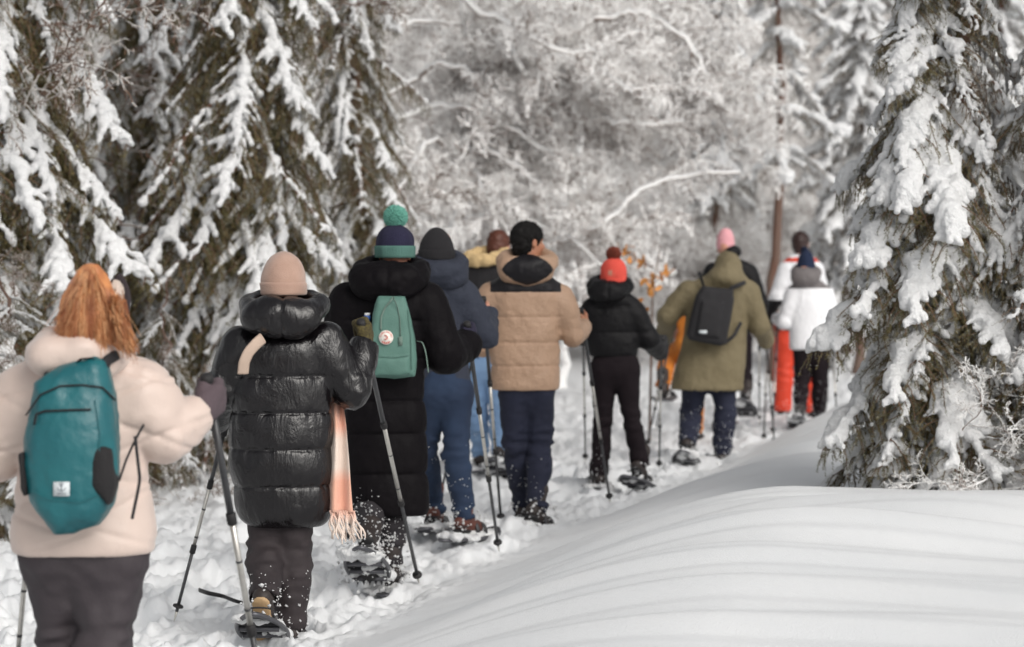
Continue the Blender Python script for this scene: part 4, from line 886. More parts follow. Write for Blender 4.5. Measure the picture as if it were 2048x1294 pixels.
    def beanie(s, m, c, w, h, cuff=0.3, dY=0.0, rib=0, ribamp=0.0025, m2=None, tip=2.2, tilt=(0, 0), depth=1.12, ridge=0.004, name='beanie'):
        """c pixel of the middle of the lower edge; w, h in pixels"""
        Y = s.Y + dY; sc = F_PX / Y; C = at(c[0], c[1], Y); R = w / sc / 2; H = h / sc; n = 96 if rib else 48; rows = []
        t = np.concatenate([np.linspace(0, 1, 40)]); th = np.linspace(0, 2 * math.pi, n, endpoint=False); A = Acc(); ch = cuff
        V = []
        prof = [(0.0, 0.93), (0.01, 1.0)] + [(ch * q, 1.02) for q in (0.2, 0.5, 0.8, 0.96)] + [(ch, 1.0), (ch + 0.005, 0.965)] + [(ch + (1 - ch) * q, 0.97 * (1 - q ** tip) ** (1 / 1.9)) for q in np.linspace(0.04, 0.995, 22)] if cuff else [(0, 0.95)] + [(q, (1 - q ** tip) ** (1 / 1.9)) for q in np.linspace(0.01, 0.995, 28)]
        for (z, r_) in prof:
            rr = R * r_ * (1 + (ribamp / R * np.cos(th * rib) * (1.6 if z < ch else 1.0) if rib else 0)); p = np.stack([rr * np.cos(th), rr * depth * np.sin(th), np.full(n, z * H)], 1)
            p += n3(p + C, 22, s.seed)[:, None] * ridge * np.stack([np.cos(th), np.sin(th), 0 * th], 1); p[:, 0] += tilt[0] * z * H; p[:, 1] += tilt[1] * z * H + 0.0; V.append(C + p)
        k = len(prof); i, j = np.meshgrid(np.arange(k - 1), np.arange(n), indexing='ij'); j2 = (j + 1) % n
        Q = np.stack([i * n + j, i * n + j2, (i + 1) * n + j2, (i + 1) * n + j], -1).reshape(-1, 4); V = np.concatenate(V + [np.mean(V[-1], 0)[None]]); a_ = np.arange(n); T = np.stack([(k - 1) * n + a_, (k - 1) * n + (a_ + 1) % n, np.full(n, k * n)], 1)
        mi = None
        if m2 is not None: mi = np.concatenate([np.repeat(np.array([1 if q[0] < ch else 0 for q in prof[:-1]]), n), np.zeros(n)])
        o = put(name, (V, Q, T), [m] + ([m2] if m2 else []), s.root, mi); s.hattop = C + [tilt[0] * H, tilt[1] * H, H]; return o
    def pompom(s, m, c, r, dY=0.0, n=1400, core=None):
        C = at(c[0], c[1], s.Y + dY); R = r / (F_PX / (s.Y + dY)); rng = np.random.RandomState(s.seed); A = Acc(); D = rng.randn(n, 3); D /= np.linalg.norm(D, axis=1)[:, None]; e = rng.randn(n, 3) * .28 + D; e /= np.linalg.norm(e, axis=1)[:, None]
        sw = np.cross(e, rng.randn(n, 3)); sw /= np.linalg.norm(sw, axis=1)[:, None]; s2 = np.cross(e, sw); b = C + D * R * .45; tp = C + D * R * .45 + e * R * rng.uniform(.42, .6, (n, 1)); w_ = R * .045
        V = np.stack([b + sw * w_, b - sw * w_ * .5 + s2 * w_ * .86, b - sw * w_ * .5 - s2 * w_ * .86, tp + sw * w_, tp - sw * w_ * .5 + s2 * w_ * .86, tp - sw * w_ * .5 - s2 * w_ * .86], 1).reshape(-1, 3)
        k = np.arange(n)[:, None, None] * 6; Q = (np.array([[0, 1, 4, 3], [1, 2, 5, 4], [2, 0, 3, 5]])[None] + k).reshape(-1, 4); T = (np.array([[3, 4, 5]])[None] + k).reshape(-1, 3)
        A.add(V, Q, T); F = Fld(C - R, C + R, R / 9); F.ell(C, (R * .72,) * 3, .001); g = F.mesh(); A.add(g[0], g[1]); put('pompom', A.geo(), m, s.root)
    def hair_cap(s, m, length=0.02, low=-0.02, amp=0.006, vox=0.006, grow=0.012, extra=None, back=-0.09):
        B, R, hs = s.B, s.R, s.hs; F = Fld(s.hc - .2, s.hc + .22, vox); F.ell(B(0, -0.014, 0.042), (vec(0.076, 0.096, 0.088) + grow) * hs, 0.02, R=R); F.ell(B(0, -0.045, -0.02), (vec(0.066, 0.058, 0.07) + grow * .5) * hs, 0.03, R=R)
        F.ell(B(0, 0.115, -0.035), (vec(0.10, 0.085, 0.085)) * hs, 0.02, sub=True, R=R); F.ell(B(0, 0.0, -0.14), vec(0.12, 0.12, 0.06) * hs, 0.02, sub=True, R=R)
        for sx in (-1, 1): F.ell(B(sx * .088, 0.004, -0.012), vec(.03, .026, .036) * hs, .01, sub=True, R=R)
        if extra: extra(F, B, R)
        geo = F.mesh(lambda V: amp * n3(V, 45, 3) + amp * .6 * n3(V, 90, 4)); 
        rng = np.random.RandomState(s.seed); V = geo[0]; n = 1600; I = rng.choice(len(V), n); p = V[I]; d = p - B(0, -.01, .02); d /= np.linalg.norm(d, axis=1)[:, None]; dr = d * .6 + rng.randn(n, 3) * .35 + np.array([0, 0, -.35]); dr /= np.linalg.norm(dr, axis=1)[:, None]; sw = np.cross(dr, d); sw /= np.maximum(.01, np.linalg.norm(sw, axis=1))[:, None]
        A = Acc(); A.add(V, geo[1]); A.add(np.stack([p - sw * .0012, p + sw * .0012, p + dr * length * rng.uniform(.5, 1.1, (n, 1))], 1).reshape(-1, 3), None, np.arange(3 * n).reshape(-1, 3)); return put('hair', A.geo(), m, s.root)
# ------------------------------------------------------------------ the walkers
HP = lambda px, py, Y: at(px, py, Y)
# ---- 1: red-haired walker, cream coat, teal backpack
CREAM = mat('cream_nylon', (0.62, 0.50, 0.44), 0.5, bump=(14, 0.004), vary=(5, (0.57, 0.455, 0.40), 0.7), sheen=0.2)
p1R = (at(413, 755, 7.42), at(545, 1500, 8.0)); p1L = (at(78, 850, 7.62), at(14, 1545, 7.7))
p = Person('red-haired walker in a cream padded coat with a teal backpack, nearest the camera', 7.3, 170, (183, 618, 0.05), 1120,
    {'L': ((42, 815), (-22, 905, -.02), (28, 930, .22)), 'R': ((282, 798), (333, 872, 0.0), (415, 815, .1))},
    {'L': ((110, 1105), (126, 1300, .06), (145, 1500, -.05)), 'R': ((228, 1105), (207, 1300, -.02), (195, 1520, .2))}, yaw=0.05, hyaw=0.18, seed=11)
p.set_hand('R', *p1R); p.set_hand('L', *p1L)
pole('right pole of the red-haired walker, crossing before the black puffer coat\'s pole', *p1R, thick=1.25); pole('left pole of the red-haired walker, low in the left corner', *p1L)
p.body()
p.coat('coat', CREAM, [(688, 110, 230, .8), (715, 62, 268, .7), (745, 28, 305, .62), (800, 22, 312, .60), (870, 40, 300, .62), (940, 42, 292, .66), (1000, 34, 300, .68), (1060, 24, 308, .70), (1112, 22, 314, .68)],
       (0.108, 0.076, 0.066), short=.035, groove=0, wave=.006, seams=[700, 870, 1120], amp=0.003, ssp=0.125, samp=0.009, wr=(0.011, 0.0022), vox=0.0075, hollow=0.9)
p.hood(CREAM, (150, 718), 190, 105, d=0.10, dY=-0.15, ring=(165, 702, .105, .10, -0.02), rr=.036, wr=(0.016, 0.003), tilt=0.15, seam=False)
p.trousers(mat('charcoal_trousers', (0.036, 0.028, 0.033), 0.75, bump=(90, 0.0015), vary=(6, (0.05, 0.041, 0.046), 1.0)), {'L': (0.100, 0.052, 0.055), 'R': (0.112, 0.084, 0.066)}, wr=(0.015, 0.005), hipr=0.118, waist=0.1)
p.feet('with red hair', crust=40)
GL = mat('mauve_knit_glove', (0.09, 0.065, 0.075), 0.9, bump=(160, 0.003)); p.glove('R', GL, 0.009); p.glove('L', GL, 0.009)
HAIR = mat('copper_hair', (0.60, 0.25, 0.09), 0.42, spec=0.6, vary=(40, (0.36, 0.12, 0.04), 1.0), stretch=(1, 1, 0.12)); HAIR2 = mat('copper_hair_light', (0.86, 0.50, 0.25), 0.42, spec=0.6, vary=(40, (0.40, 0.13, 0.05), 1.0), stretch=(1, 1, 0.12))
rng = np.random.RandomState(2); A = Acc()
F = Fld(at(80, 720, 7.0), at(280, 510, 7.5), 0.008); F.ell(at(182, 602, 7.32), (.068, .10, .100), .03); F.chain([at(178, 552, 7.20), at(172, 610, 7.17), at(168, 665, 7.16)], (.034, .062, .090), .03, sq=(vec(0, 1, 0), .55)); F.chain([at(190, 560, 7.2), at(222, 640, 7.17), at(245, 690, 7.17)], (.03, .045, .02), .03, sq=(vec(0, 1, 0), .6))
g = F.mesh(lambda V: .005 * n3(V, (60, 60, 6)))
A.add(g[0], g[1])
for i in range(1500):
    u = rng.uniform(-1, 1); e = rng.uniform(0, 1)
    x0 = 178 + 14 * u + rng.randn() * 3; xe = 172 + 64 * u * rng.uniform(.75, 1.0) + rng.randn() * 3; ye = rng.uniform(640, 690) + (18 if u > .45 else 0) * rng.rand() + 8 * rng.randn(); dp = 0.115 + 0.055 * math.sqrt(max(0, 1 - u * u)) * rng.uniform(.6, 1.05)
    t = np.linspace(0, 1, 9); ph = rng.rand() * 6; xs = x0 + (xe - x0) * (1 - (1 - t) ** 1.15) + 2.4 * np.sin(t * 7 + ph) * t; ys = (540 - 10 * (1 - u * u) * rng.rand()) + (ye - 540) * t ** 1.05; dd = -0.05 - dp * np.sin(np.clip(t * 2.0, 0, 1.7)) ** .8 
    P = np.array([at(a, b, 7.29 + c) for a, b, c in zip(xs, ys, dd)]); A.tube(P, np.linspace(.0016, .0007, 9), 3, int(rng.rand() < .45), caps=False)
for i in range(260):
    t = np.linspace(0, 1, 8); xs = 232 + rng.randn() * 6 + (28 + rng.randn() * 6) * t ** 1.5 + 2 * np.sin(t * 8 + i); ys = 600 + 6 * rng.randn() + (100 + rng.randn() * 8) * t
    A.tube([at(a, b, 7.09 + .02 * rng.randn() + c) for a, b, c in zip(xs, ys, 0 * t)], np.linspace(.0014, .0006, 8), 3, int(rng.rand() < .5), caps=False)
for i in range(70):
    t = np.linspace(0, 1, 8); u = rng.uniform(-1, 1); xs = 178 + 10 * u + (74 * u + rng.randn() * 12) * t ** 1.2 + 4 * np.sin(t * 6 + i); ys = 536 - 6 * rng.rand() + (130 + rng.randn() * 22) * t
    A.tube([at(a, b, 7.13 - .05 * math.sin(c * 2.5) + .02 * rng.randn() * c) for a, b, c in zip(xs, ys, t)], np.linspace(.0011, .0005, 8), 3, int(rng.rand() < .7), caps=False)
put('hair', A.geo(), [HAIR, HAIR2], p.root, A.mi())
# ear warmer
A = Acc(); hc = at(186, 605, 7.33); P = [hc + vec(.098 * math.sin(a) , -.02 + .03 * math.cos(a) , .10 * math.cos(a) - .0) for a in np.linspace(0.75, 1.9, 12)]; A.tube(P, .02, 8, flat=(.6, 1.2)); eb = put('ear_warmer', A.geo(), mat('dark_fleece', (.03, .022, .025), .95, bump=(90, .004)), p.root)
A = Acc(); c = at(232, 588, 7.30); D = rng.randn(700, 3); D /= np.linalg.norm(D, axis=1)[:, None]; C_ = c + D * [.018, .03, .036]; blobs(A, C_, .007, rng); F = Fld(c - .06, c + .06, .006); F.ell(c, (.018, .03, .036), .01); g = F.mesh(); A.add(g[0], g[1]); put('fleece_pad', A.geo(), mat('cream_fleece', (.62, .52, .45), .95), eb)
# backpack
TEAL = mat('teal_nylon', (0.010, 0.118, 0.135), 0.42, bump=(14, 0.007), vary=(7, (0.008, 0.095, 0.115), 0.8), spec=0.5); BLK = mat('black_webbing', (0.012, 0.011, 0.013), 0.8, bump=(150, 0.002)); MESH = mat('black_mesh_fabric', (0.012, 0.011, 0.012), 0.85, bump=(120, 0.003))
YB = 7.3 - 0.235; org = at(143, 890, YB); s1 = F_PX / YB
bp = empty('backpack', at(143, 1070, YB), 'teal lightweight backpack with black side pockets on the cream coat', 'backpack')
def pxpoly(L, o=(143, 890), s=s1): return [((a - o[0]) / s, -(b - o[1]) / s) for a, b in L]
ux, uz = vec(1, 0, 0), nrm(vec(0, 0.05, 1))
F = Fld(org - .36, org + .36, .0075); F.prism(pxpoly([(70, 765), (120, 732), (190, 712), (215, 722), (232, 790), (234, 880), (238, 960), (228, 1010), (200, 1050), (150, 1068), (112, 1070), (92, 1040), (62, 1000), (48, 930), (52, 850)]), org, ux, uz, .13, .05, .045)
g = F.mesh(lambda V: .006 * n3(V, (7, 7, 16), 1) + .004 * n3(V, (26, 26, 12), 2) + .0015 * n3(V, 60, 3)); fc = fcent(g)
body = put('pack_body', g, TEAL, bp); Vb = g[0]
def onpack(px, py, off=0.004, V=None, Yb=YB):
    """the point of the pack's back surface under a pixel"""
    V = Vb if V is None else V; q = V - CAM; sc = F_PX / q[:, 1]; u = 1024 + q[:, 0] * sc; v = 647 - (q[:, 2] * _cp + q[:, 1] * _sp) / (q[:, 1] * _cp - q[:, 2] * _sp) * F_PX
    d2 = (u - px) ** 2 + (v - py) ** 2; near = d2 < max(25, d2.min() * 1.5 + 9); i = np.where(near)[0][np.argmin(V[near][:, 1])]; return at(px, py, V[i][1] - off)
def seamline(L, rad, m, parent, name, V=None, n=3):
    pts = []
    for (a, b), (c, d) in zip(L[:-1], L[1:]):
        k = max(2, int(math.hypot(c - a, d - b) / 8))
        for t in np.linspace(0, 1, k, endpoint=False): pts.append(onpack(a + (c - a) * t, b + (d - b) * t, V=V))
    pts.append(onpack(*L[-1], V=V)); A = Acc(); A.tube(pts, rad, 6); return put(name, A.geo(), m, parent)
seamline([(68, 850), (72, 828), (90, 822), (140, 820), (182, 819)], .0035, BLK, bp, 'zip'); seamline([(52, 830), (80, 790), (120, 772), (165, 770), (205, 775), (231, 800)], .0028, BLK, bp, 'zip')
seamline([(60, 980), (100, 1000), (160, 1005), (200, 990)], .0012, TEAL, bp, 'hem'); seamline([(190, 800), (200, 870), (196, 950)], .0014, TEAL, bp, 'hem')
for nm, pl in (('side_pocket', [(196, 880), (230, 895), (240, 962), (226, 1008), (190, 968), (188, 920)]), ('side_pocket', [(44, 905), (56, 900), (62, 960), (60, 1000), (48, 975)])):
    o2 = org.copy(); F = Fld(org - .36, org + .36, .0075); F.prism(pxpoly(pl), org + [0, -.045 if pl[0][0] > 100 else -.02, 0], ux, uz, .10, .02, .012); put(nm, F.mesh(lambda V: .003 * n3(V, 30)), MESH, bp)
A = Acc(); c = onpack(123, 978, .006); V_, T_ = text_geo('ooooo', .009); lb = [[1, 0, 0], [0, 1, 0], [0, 0, 1]]
A.box(c, lb, (.0235, .0012, .0205)); tg_ = put('label_patch', A.geo(), mat('label_white', (.62, .66, .68), .7), bp)
A = Acc(); DK = mat('print_dark', (.06, .08, .11), .6)
A.tube([c + [.011 * math.sin(a), -.002, .004 - .0095 * math.cos(a) * 1.0] for a in np.linspace(-1.6, 1.6, 12)], .0012, 4); A.tube([c + [0, -.002, .014], c + [0, -.002, -.006]], .0014, 4); A.tube([c + [-.005, -.002, .010], c + [.005, -.002, .010]], .0012, 4)
for a in np.linspace(-.7, .7, 3): A.box(c + [.008 * math.sin(a), -.002, .013 + .004 * math.cos(a)], lb, (.0016, .0006, .0016))
put('print', A.geo(), DK, tg_); V_[:, [1, 2]] = V_[:, [2, 1]]; put('print', (c + [0, -.0022, -.013] + V_ * [1, -1, 1], None, T_), DK, tg_, smooth=False)
def strap(pts, w, m, parent, name='strap', flat=(1, .25), n=8):
    q = np.array(pts, float); t = np.linspace(0, len(q) - 1, 6 * len(q)); q = np.stack([np.interp(t, np.arange(len(q)), q[:, i]) for i in range(3)], 1)
    for _ in range(3): q[1:-1] = (q[:-2] + 2 * q[1:-1] + q[2:]) / 4
    A = Acc(); A.tube(q, w, n, flat=flat); return put(name, A.geo(), m, parent)
strap([at(196, 745, 7.05), at(215, 720, 7.06), at(236, 708, 7.14), at(250, 712, 7.3), at(252, 740, 7.5)], .016, BLK, bp, 'shoulder_strap', (.35, 1)); strap([at(96, 765, 7.06), at(90, 745, 7.1), at(85, 735, 7.3), at(84, 760, 7.5)], .016, BLK, bp, 'shoulder_strap', (.35, 1))
strap([at(150, 735, 7.05), at(160, 718, 7.03), at(185, 716, 7.03), at(197, 728, 7.05)], .007, BLK, bp, 'haul_loop')
strap([at(238, 962, 7.07), at(252, 920, 7.04), at(268, 885, 7.06), at(284, 855, 7.1), at(288, 850, 7.2)], .0045, BLK, bp, 'webbing', (1, .3)); strap([at(270, 872, 7.05), at(276, 925, 7.04), at(280, 960, 7.04), at(272, 1000, 7.04), at(264, 1038, 7.03)], .006, BLK, bp, 'webbing', (1, .3))

# ---- 2: black glossy puffer coat
GLOSS = mat('black_gloss_nylon', (0.0045, 0.0035, 0.0045), 0.23, bump=(9, 0.014, 0.6), spec=0.5, ior=1.5, stretch=(1.6, 1.6, 0.55))
p2L = (at(462, 812, 10.85), on_ground(348, 1243, .0)); p2R = (at(722, 645, 10.72), on_ground(838, 1166, 0))
pole('left pole of the shiny black puffer coat, planted at the far left', *p2L, thick=1.05); pole('lettered right pole of the shiny black puffer coat, crossing the long black coat', *p2R, txt=True, thick=1.25)
p = Person('walker in a shiny black puffer coat, beige beanie and trailing pink scarf', 10.6, 560, (567, 562, .02), 990,
    {'L': ((482, 690, 0), (448, 775, .0), (465, 830, .2)), 'R': ((648, 688, 0), (702, 778, .02), (728, 700, .12))},
    {'L': ((533, 985), (532, 1100, .03), (528, 1190, -.22)), 'R': ((592, 985), (588, 1120, .02), (582, 1245, .0))}, yaw=0.03, seed=12)
p.set_hand('L', *p2L); p.set_hand('R', *p2R, q=.07); p.body()
p.coat('coat', GLOSS, [(655, 530, 605, .8), (672, 490, 648, .66), (700, 470, 662, .62), (740, 466, 664, .62), (800, 464, 662, .64), (870, 461, 664, .68), (930, 461, 665, .72), (975, 470, 662, .72), (1020, 472, 659, .70), (1048, 490, 655, .68), (1057, 500, 648, .66)],
       {'L': (.086, .076, .058), 'R': (.094, .084, .068)}, seams=[600, 672, 750, 823, 895, 969, 1060], amp=0.012, ssp=0.15, samp=0.006, wr=(0.008, 0.0008), vox=0.0065, gather=.9, groove=.005, short=.02, hollow=.9, cap=.05)
p.hood(GLOSS, (562, 638), 158, 84, d=.085, dY=-.14, ring=(567, 610, .160, .12, -.03), wr=(.008, .001), quilt=.006, rr=.032)
p.trousers(mat('black_brown_trousers', (0.020, 0.014, 0.016), 0.8, bump=(80, .002), vary=(8, (.032, .024, .026), 1)), (.088, .078, .070), wr=(.006, .004), snow=90, snowz=.35)
p.feet('in the shiny black puffer coat', BOOTM, SOLE, pitch={'L': -0.95, 'R': -.05}, crust=90)
p.beanie(mat('beige_knit', (0.42, 0.275, 0.215), 0.92, bump=(170, .0025), vary=(14, (.37, .235, .18), 1), sheen=.3), (567, 590), 92, 88, cuff=.28, tip=2.1, tilt=(-.0, .06), depth=1.18)
p.glove('R', mat('olive_wool', (.085, .068, .022), .95, bump=(150, .003), vary=(90, (.04, .03, .012), 1)), .008)
# sling bag strap and the bag worn at the front
sb = empty('sling_bag', at(520, 900, 10.85), 'sling bag worn in front, cream strap over the shoulder of the shiny black coat', 'bag')
CRS = mat('cream_strap', (.46, .35, .28), .8, bump=(120, .002)); strap([at(486, 748, 10.375), at(488, 725, 10.36), at(497, 705, 10.36), at(512, 688, 10.375), at(526, 676, 10.41)], .026, CRS, sb, 'strap', (1, .2)); F = Fld(at(520, 900, 10.95) - .2, at(520, 900, 10.95) + .2, .01); F.prism([(-.11, -.07), (.11, -.07), (.11, .07), (-.11, .07)], at(560, 850, 10.9), (1, 0, 0), (0, 0, 1), .06, .02); put('bag_body', F.mesh(), CRS, sb)
# scarf
SCM = mat('scarf_check', (.72, .36, .26), .95, bump=(110, .004), sheen=.5)
t_ = SCM.node_tree; b_ = t_.nodes['Principled BSDF']; tc_ = t_.nodes.new('ShaderNodeTexCoord'); mp_ = t_.nodes.new('ShaderNodeSeparateXYZ'); t_.links.new(tc_.outputs['Object'], mp_.inputs[0])
sn_ = t_.nodes.new('ShaderNodeMath'); sn_.operation = 'MULTIPLY'; sn_.inputs[1].default_value = 17.5; t_.links.new(mp_.outputs[2], sn_.inputs[0]); s2_ = t_.nodes.new('ShaderNodeMath'); s2_.operation = 'SINE'; t_.links.new(sn_.outputs[0], s2_.inputs[0])
r_ = t_.nodes.new('ShaderNodeMapRange'); r_.inputs[1].default_value = -.5; r_.inputs[2].default_value = .5; t_.links.new(s2_.outputs[0], r_.inputs[0]); mx_ = t_.nodes.new('ShaderNodeMix'); mx_.data_type = 'RGBA'; mx_.inputs[6].default_value = (.74, .40, .29, 1); mx_.inputs[7].default_value = (.72, .60, .52, 1); t_.links.new(r_.outputs[0], mx_.inputs[0]); t_.links.new(mx_.outputs[2], b_.inputs['Base Color'])
rows = [(745, 640, 672, 10.80), (790, 655, 684, 10.68), (850, 660, 692, 10.62), (920, 659, 698, 10.58), (980, 657, 702, 10.55), (1025, 660, 706, 10.53)]
G = []
for zz in np.linspace(0, len(rows) - 1, 30):
    py, xl, xr, yy = [np.interp(zz, range(len(rows)), [q[i] for q in rows]) for i in range(4)]; G.append([at(xl + (xr - xl) * u, py, yy + .022 * math.sin(u * 9 + zz * .6) + .015 * math.sin(zz * 1.7)) for u in np.linspace(0, 1, 12)])
A = Acc(); A.sheet(np.array(G), 0, .010, (0, 1, 0)); sc_ = put('scarf', A.geo(), SCM, p.root)
rng = np.random.RandomState(4); A = Acc()
for k in range(22):
    u = k / 21; a = at(660 + 46 * u, 1022, 10.54); b = at(662 + 66 * u + rng.randn() * 3, 1072 + 10 * math.sin(u * 3) + rng.randn() * 4, 10.50 + .03 * rng.randn()); t = np.linspace(0, 1, 7)[:, None]; P = a + (b - a) * t + np.hstack([.006 * np.sin(t * 9 + k), .004 * np.cos(t * 7 + k), 0 * t]); A.tube(P, [.0055, .005, .0055, .005, .005, .0045, .003], 5)
put('fringe', A.geo(), SCM, sc_)
ls = empty('loose_strap', on_ground(440, 1195, 0.02), 'loose black snowshoe strap lying curled on the snow', 'strap'); strap([on_ground(398, 1180, .03), on_ground(415, 1186, .05), on_ground(445, 1192, .03), on_ground(470, 1202, .04), on_ground(485, 1206, .03)], .011, RUB, ls, 'webbing', (.3, 1))

# ---- 3: tall walker, pompom hat, long black coat, green backpack
MATTE = mat('black_matte_nylon', (0.0045, 0.0035, 0.0045), 0.65, bump=(20, 0.006), spec=.1)
p3R = (at(934, 648, 12.5), on_ground(998, 1103, 0)); p3L = (at(690, 700, 12.65), on_ground(700, 1085, 0))
pole('right pole of the tall walker with the teal pompom hat, before the blue jeans', *p3R, thick=1.2); pole('left pole of the tall walker with the teal pompom hat', *p3L)
p = Person('tall walker in a long black quilted coat and navy hat with a teal pompom', 12.3, 775, (790, 510, .02), 860,
    {'L': ((698, 605), (672, 700, .02), (690, 720, .2)), 'R': ((852, 605), (888, 712, .0), (925, 690, .15))},
    {'L': ((748, 870), (745, 990, .05), (738, 1075, -.32)), 'R': ((800, 870), (790, 1010, 0.0), (782, 1130, .0))}, yaw=0.06, hyaw=.25, seed=13)
p.set_hand('R', *p3R); p.set_hand('L', *p3L); p.body()
p.coat('coat', MATTE, [(568, 745, 825, .8), (588, 705, 860, .66), (630, 690, 864, .60), (700, 692, 850, .62), (780, 690, 848, .62), (850, 690, 852, .64), (930, 694, 855, .66), (1000, 702, 856, .68), (1034, 706, 857, .66)],
       {'L': (.098, .088, .07), 'R': (.105, .100, .08)}, seams=[560, 640, 715, 800, 865, 945, 1040], amp=.014, ssp=.15, samp=.010, wr=(.009, .003), vox=.0075, hollow=.9)
p.hood(MATTE, (772, 566), 148, 78, d=.10, dY=-.13, ring=(783, 545, .145, .12, -.03), wr=(.010, .005), rr=.05)
p.trousers(mat('black_jersey', (.018, .015, .018), .85, bump=(90, .002)), (.085, .066, .052), snow=150, snowz=.45, wr=(.009, .004))
p.feet('in the long black coat', pitch={'L': -1.1, 'R': -.05}, crust=200)
NAVK = mat('navy_knit', (.012, .011, .035), .95, bump=(120, .004)); GRK = mat('sea_green_knit', (.075, .165, .14), .95, bump=(120, .003))
p.beanie(NAVK, (790, 516), 78, 68, cuff=.36, rib=44, ribamp=.0022, m2=GRK, tip=2.6, depth=1.15); p.pompom(mat('teal_yarn', (.14, .37, .30), .95), (791, 434), 25, n=1500)
A = Acc(); p.glove('R', mat('navy_glove', (.014, .012, .03), .9, bump=(100, .003)), .008, cr=.05)
# green backpack
GRN = mat('sea_green_canvas', (.092, .190, .158), .7, bump=(120, .002), vary=(6, (.080, .170, .140), 1)); GR2 = mat('grey_green_webbing', (.13, .19, .16), .8)
YB3 = 12.3 - .20; s3 = F_PX / YB3; org = at(787, 680, YB3); bp = empty('backpack', at(787, 755, YB3), 'sea-green canvas backpack with a round red and white badge on the long black coat', 'backpack'); ux, uz = vec(1, 0, 0), vec(0, 0, 1); o3 = (787, 680)
F = Fld(org - .30, org + .30, .007); F.prism(pxpoly([(757, 592), (810, 592), (818, 615), (829, 670), (834, 720), (830, 752), (790, 757), (742, 754), (738, 725), (743, 665), (750, 610)], o3, s3), org, ux, uz, .11, .03, .02); F.prism(pxpoly([(745, 712), (800, 712), (818, 708), (820, 745), (800, 752), (748, 752)], o3, s3), org + [0, -.05, 0], ux, uz, .05, .018, .01, k=.008)
F.prism(pxpoly([(757, 600), (795, 600), (815, 650), (815, 703), (742, 703), (745, 660)], o3, s3), org + [0, -.050, 0], ux, uz, .03, .012, .004, k=.008)
g = F.mesh(lambda V: .004 * n3(V, (9, 9, 14), 4) + .002 * n3(V, 30, 5)); Vb3 = g[0]; put('pack_body', g, GRN, bp)
OP = lambda a, b, off=.004: onpack(a, b, off, Vb3)
seamline([(744, 712), (790, 714), (818, 710)], .0022, GRN, bp, 'piping', Vb3); seamline([(816, 620), (822, 670), (824, 740)], .0022, GRN, bp, 'piping', Vb3)
strap([OP(762, 660), OP(762, 635), OP(770, 615), at(783, 600, YB3 - .09), at(786, 594, YB3 - .06)], .0045, GR2, bp, 'handle_strap', (1, .4)); strap([OP(801, 672), OP(800, 640), OP(795, 615), at(789, 600, YB3 - .09), at(787, 594, YB3 - .06)], .0045, GR2, bp, 'handle_strap', (1, .4))
strap([at(757, 600, YB3 - .02), at(765, 590, YB3 + .02), at(790, 586, YB3 + .04), at(800, 580, YB3 + .1), at(808, 560, YB3 + .12)], .005, GR2, bp, 'handle_strap', (1, .5)); strap([at(833, 682, YB3), at(845, 684, YB3 - .02), at(852, 705, YB3 - .03), at(857, 745, YB3 - .02)], .005, GR2, bp, 'webbing', (1, .3))
A = Acc(); A.box(OP(801, 682, .006), lb, (.010, .002, .022)); put('strap_end', A.geo(), GR2, bp)
bc = OP(772, 675, .008); A = Acc(); A.tube([bc, bc + [0, .003, 0]], .036, 28); bdg = put('badge', A.geo(), mat('badge_white', (.78, .74, .68), .6), bp); RED = mat('badge_red', (.62, .05, .02), .6)
# ring lettering and a curled fox-like shape
AA = Acc()
for j, ch_ in enumerate('FJÄLLRÄVEN'):
    V_, T_ = text_geo(ch_, .0125); a = math.radians(78 - j * 156 / 9); x_, z_ = V_[:, 0], V_[:, 1]; ca, sa = math.cos(-(math.pi / 2 - a) ), math.sin(-(math.pi / 2 - a)); rx_ = x_ * ca - (z_) * sa; rz_ = x_ * sa + z_ * ca
    a2 = math.pi / 2 + (math.radians(78) - j * math.radians(156) / 9); px_, pz_ = .0285 * math.cos(a2), .0285 * math.sin(a2); rr_ = a2 - math.pi / 2; X_ = x_ * math.cos(rr_) - z_ * math.sin(rr_); Z_ = x_ * math.sin(rr_) + z_ * math.cos(rr_); AA.add(bc + np.stack([px_ + X_, -.0012 - V_[:, 2], pz_ + Z_], 1), None, T_)
for j, ch_ in enumerate('KÅNKEN'):
    V_, T_ = text_geo(ch_, .0125); x_, z_ = V_[:, 0], V_[:, 1]; a2 = math.radians(-90 - 36 + j * 72 / 5); rr_ = a2 + math.pi / 2; X_ = x_ * math.cos(rr_) - z_ * math.sin(rr_); Z_ = x_ * math.sin(rr_) + z_ * math.cos(rr_); AA.add(bc + np.stack([.0285 * math.cos(a2) + X_, -.0012 - V_[:, 2], .0285 * math.sin(a2) + Z_], 1), None, T_)
put('print', AA.geo(), RED, bdg, smooth=False)
AA = Acc(); AA.tube([bc + [.009 * math.cos(a) - .001, -.002, .010 * math.sin(a)] for a in np.linspace(-2.6, 2.2, 14)], np.array([.003, .006, .008, .009, .0095, .0095, .009, .0085, .008, .007, .006, .005, .004, .002]) * .95, 8, flat=(1, .2)); AA.tube([bc + [-.010, -.002, .006], bc + [-.004, -.002, .013], bc + [.002, -.002, .010]], [.002, .005, .006], 8, flat=(1, .2)); put('print', AA.geo(), RED, bdg)
bo = empty('water_bottle', at(733, 675, YB3 + .02), 'clear bottle with a blue cap in the side of the sea-green backpack', 'bottle'); c = at(733, 665, YB3 + .02); A = Acc(); A.tube([c + [0, 0, -.06], c + [0, 0, .03], c + [.002, 0, .055], c + [.003, 0, .062]], [.03, .03, .014, .012], 16); put('bottle_body', A.geo(), mat('bottle_plastic', (.45, .55, .62), .15), bo)
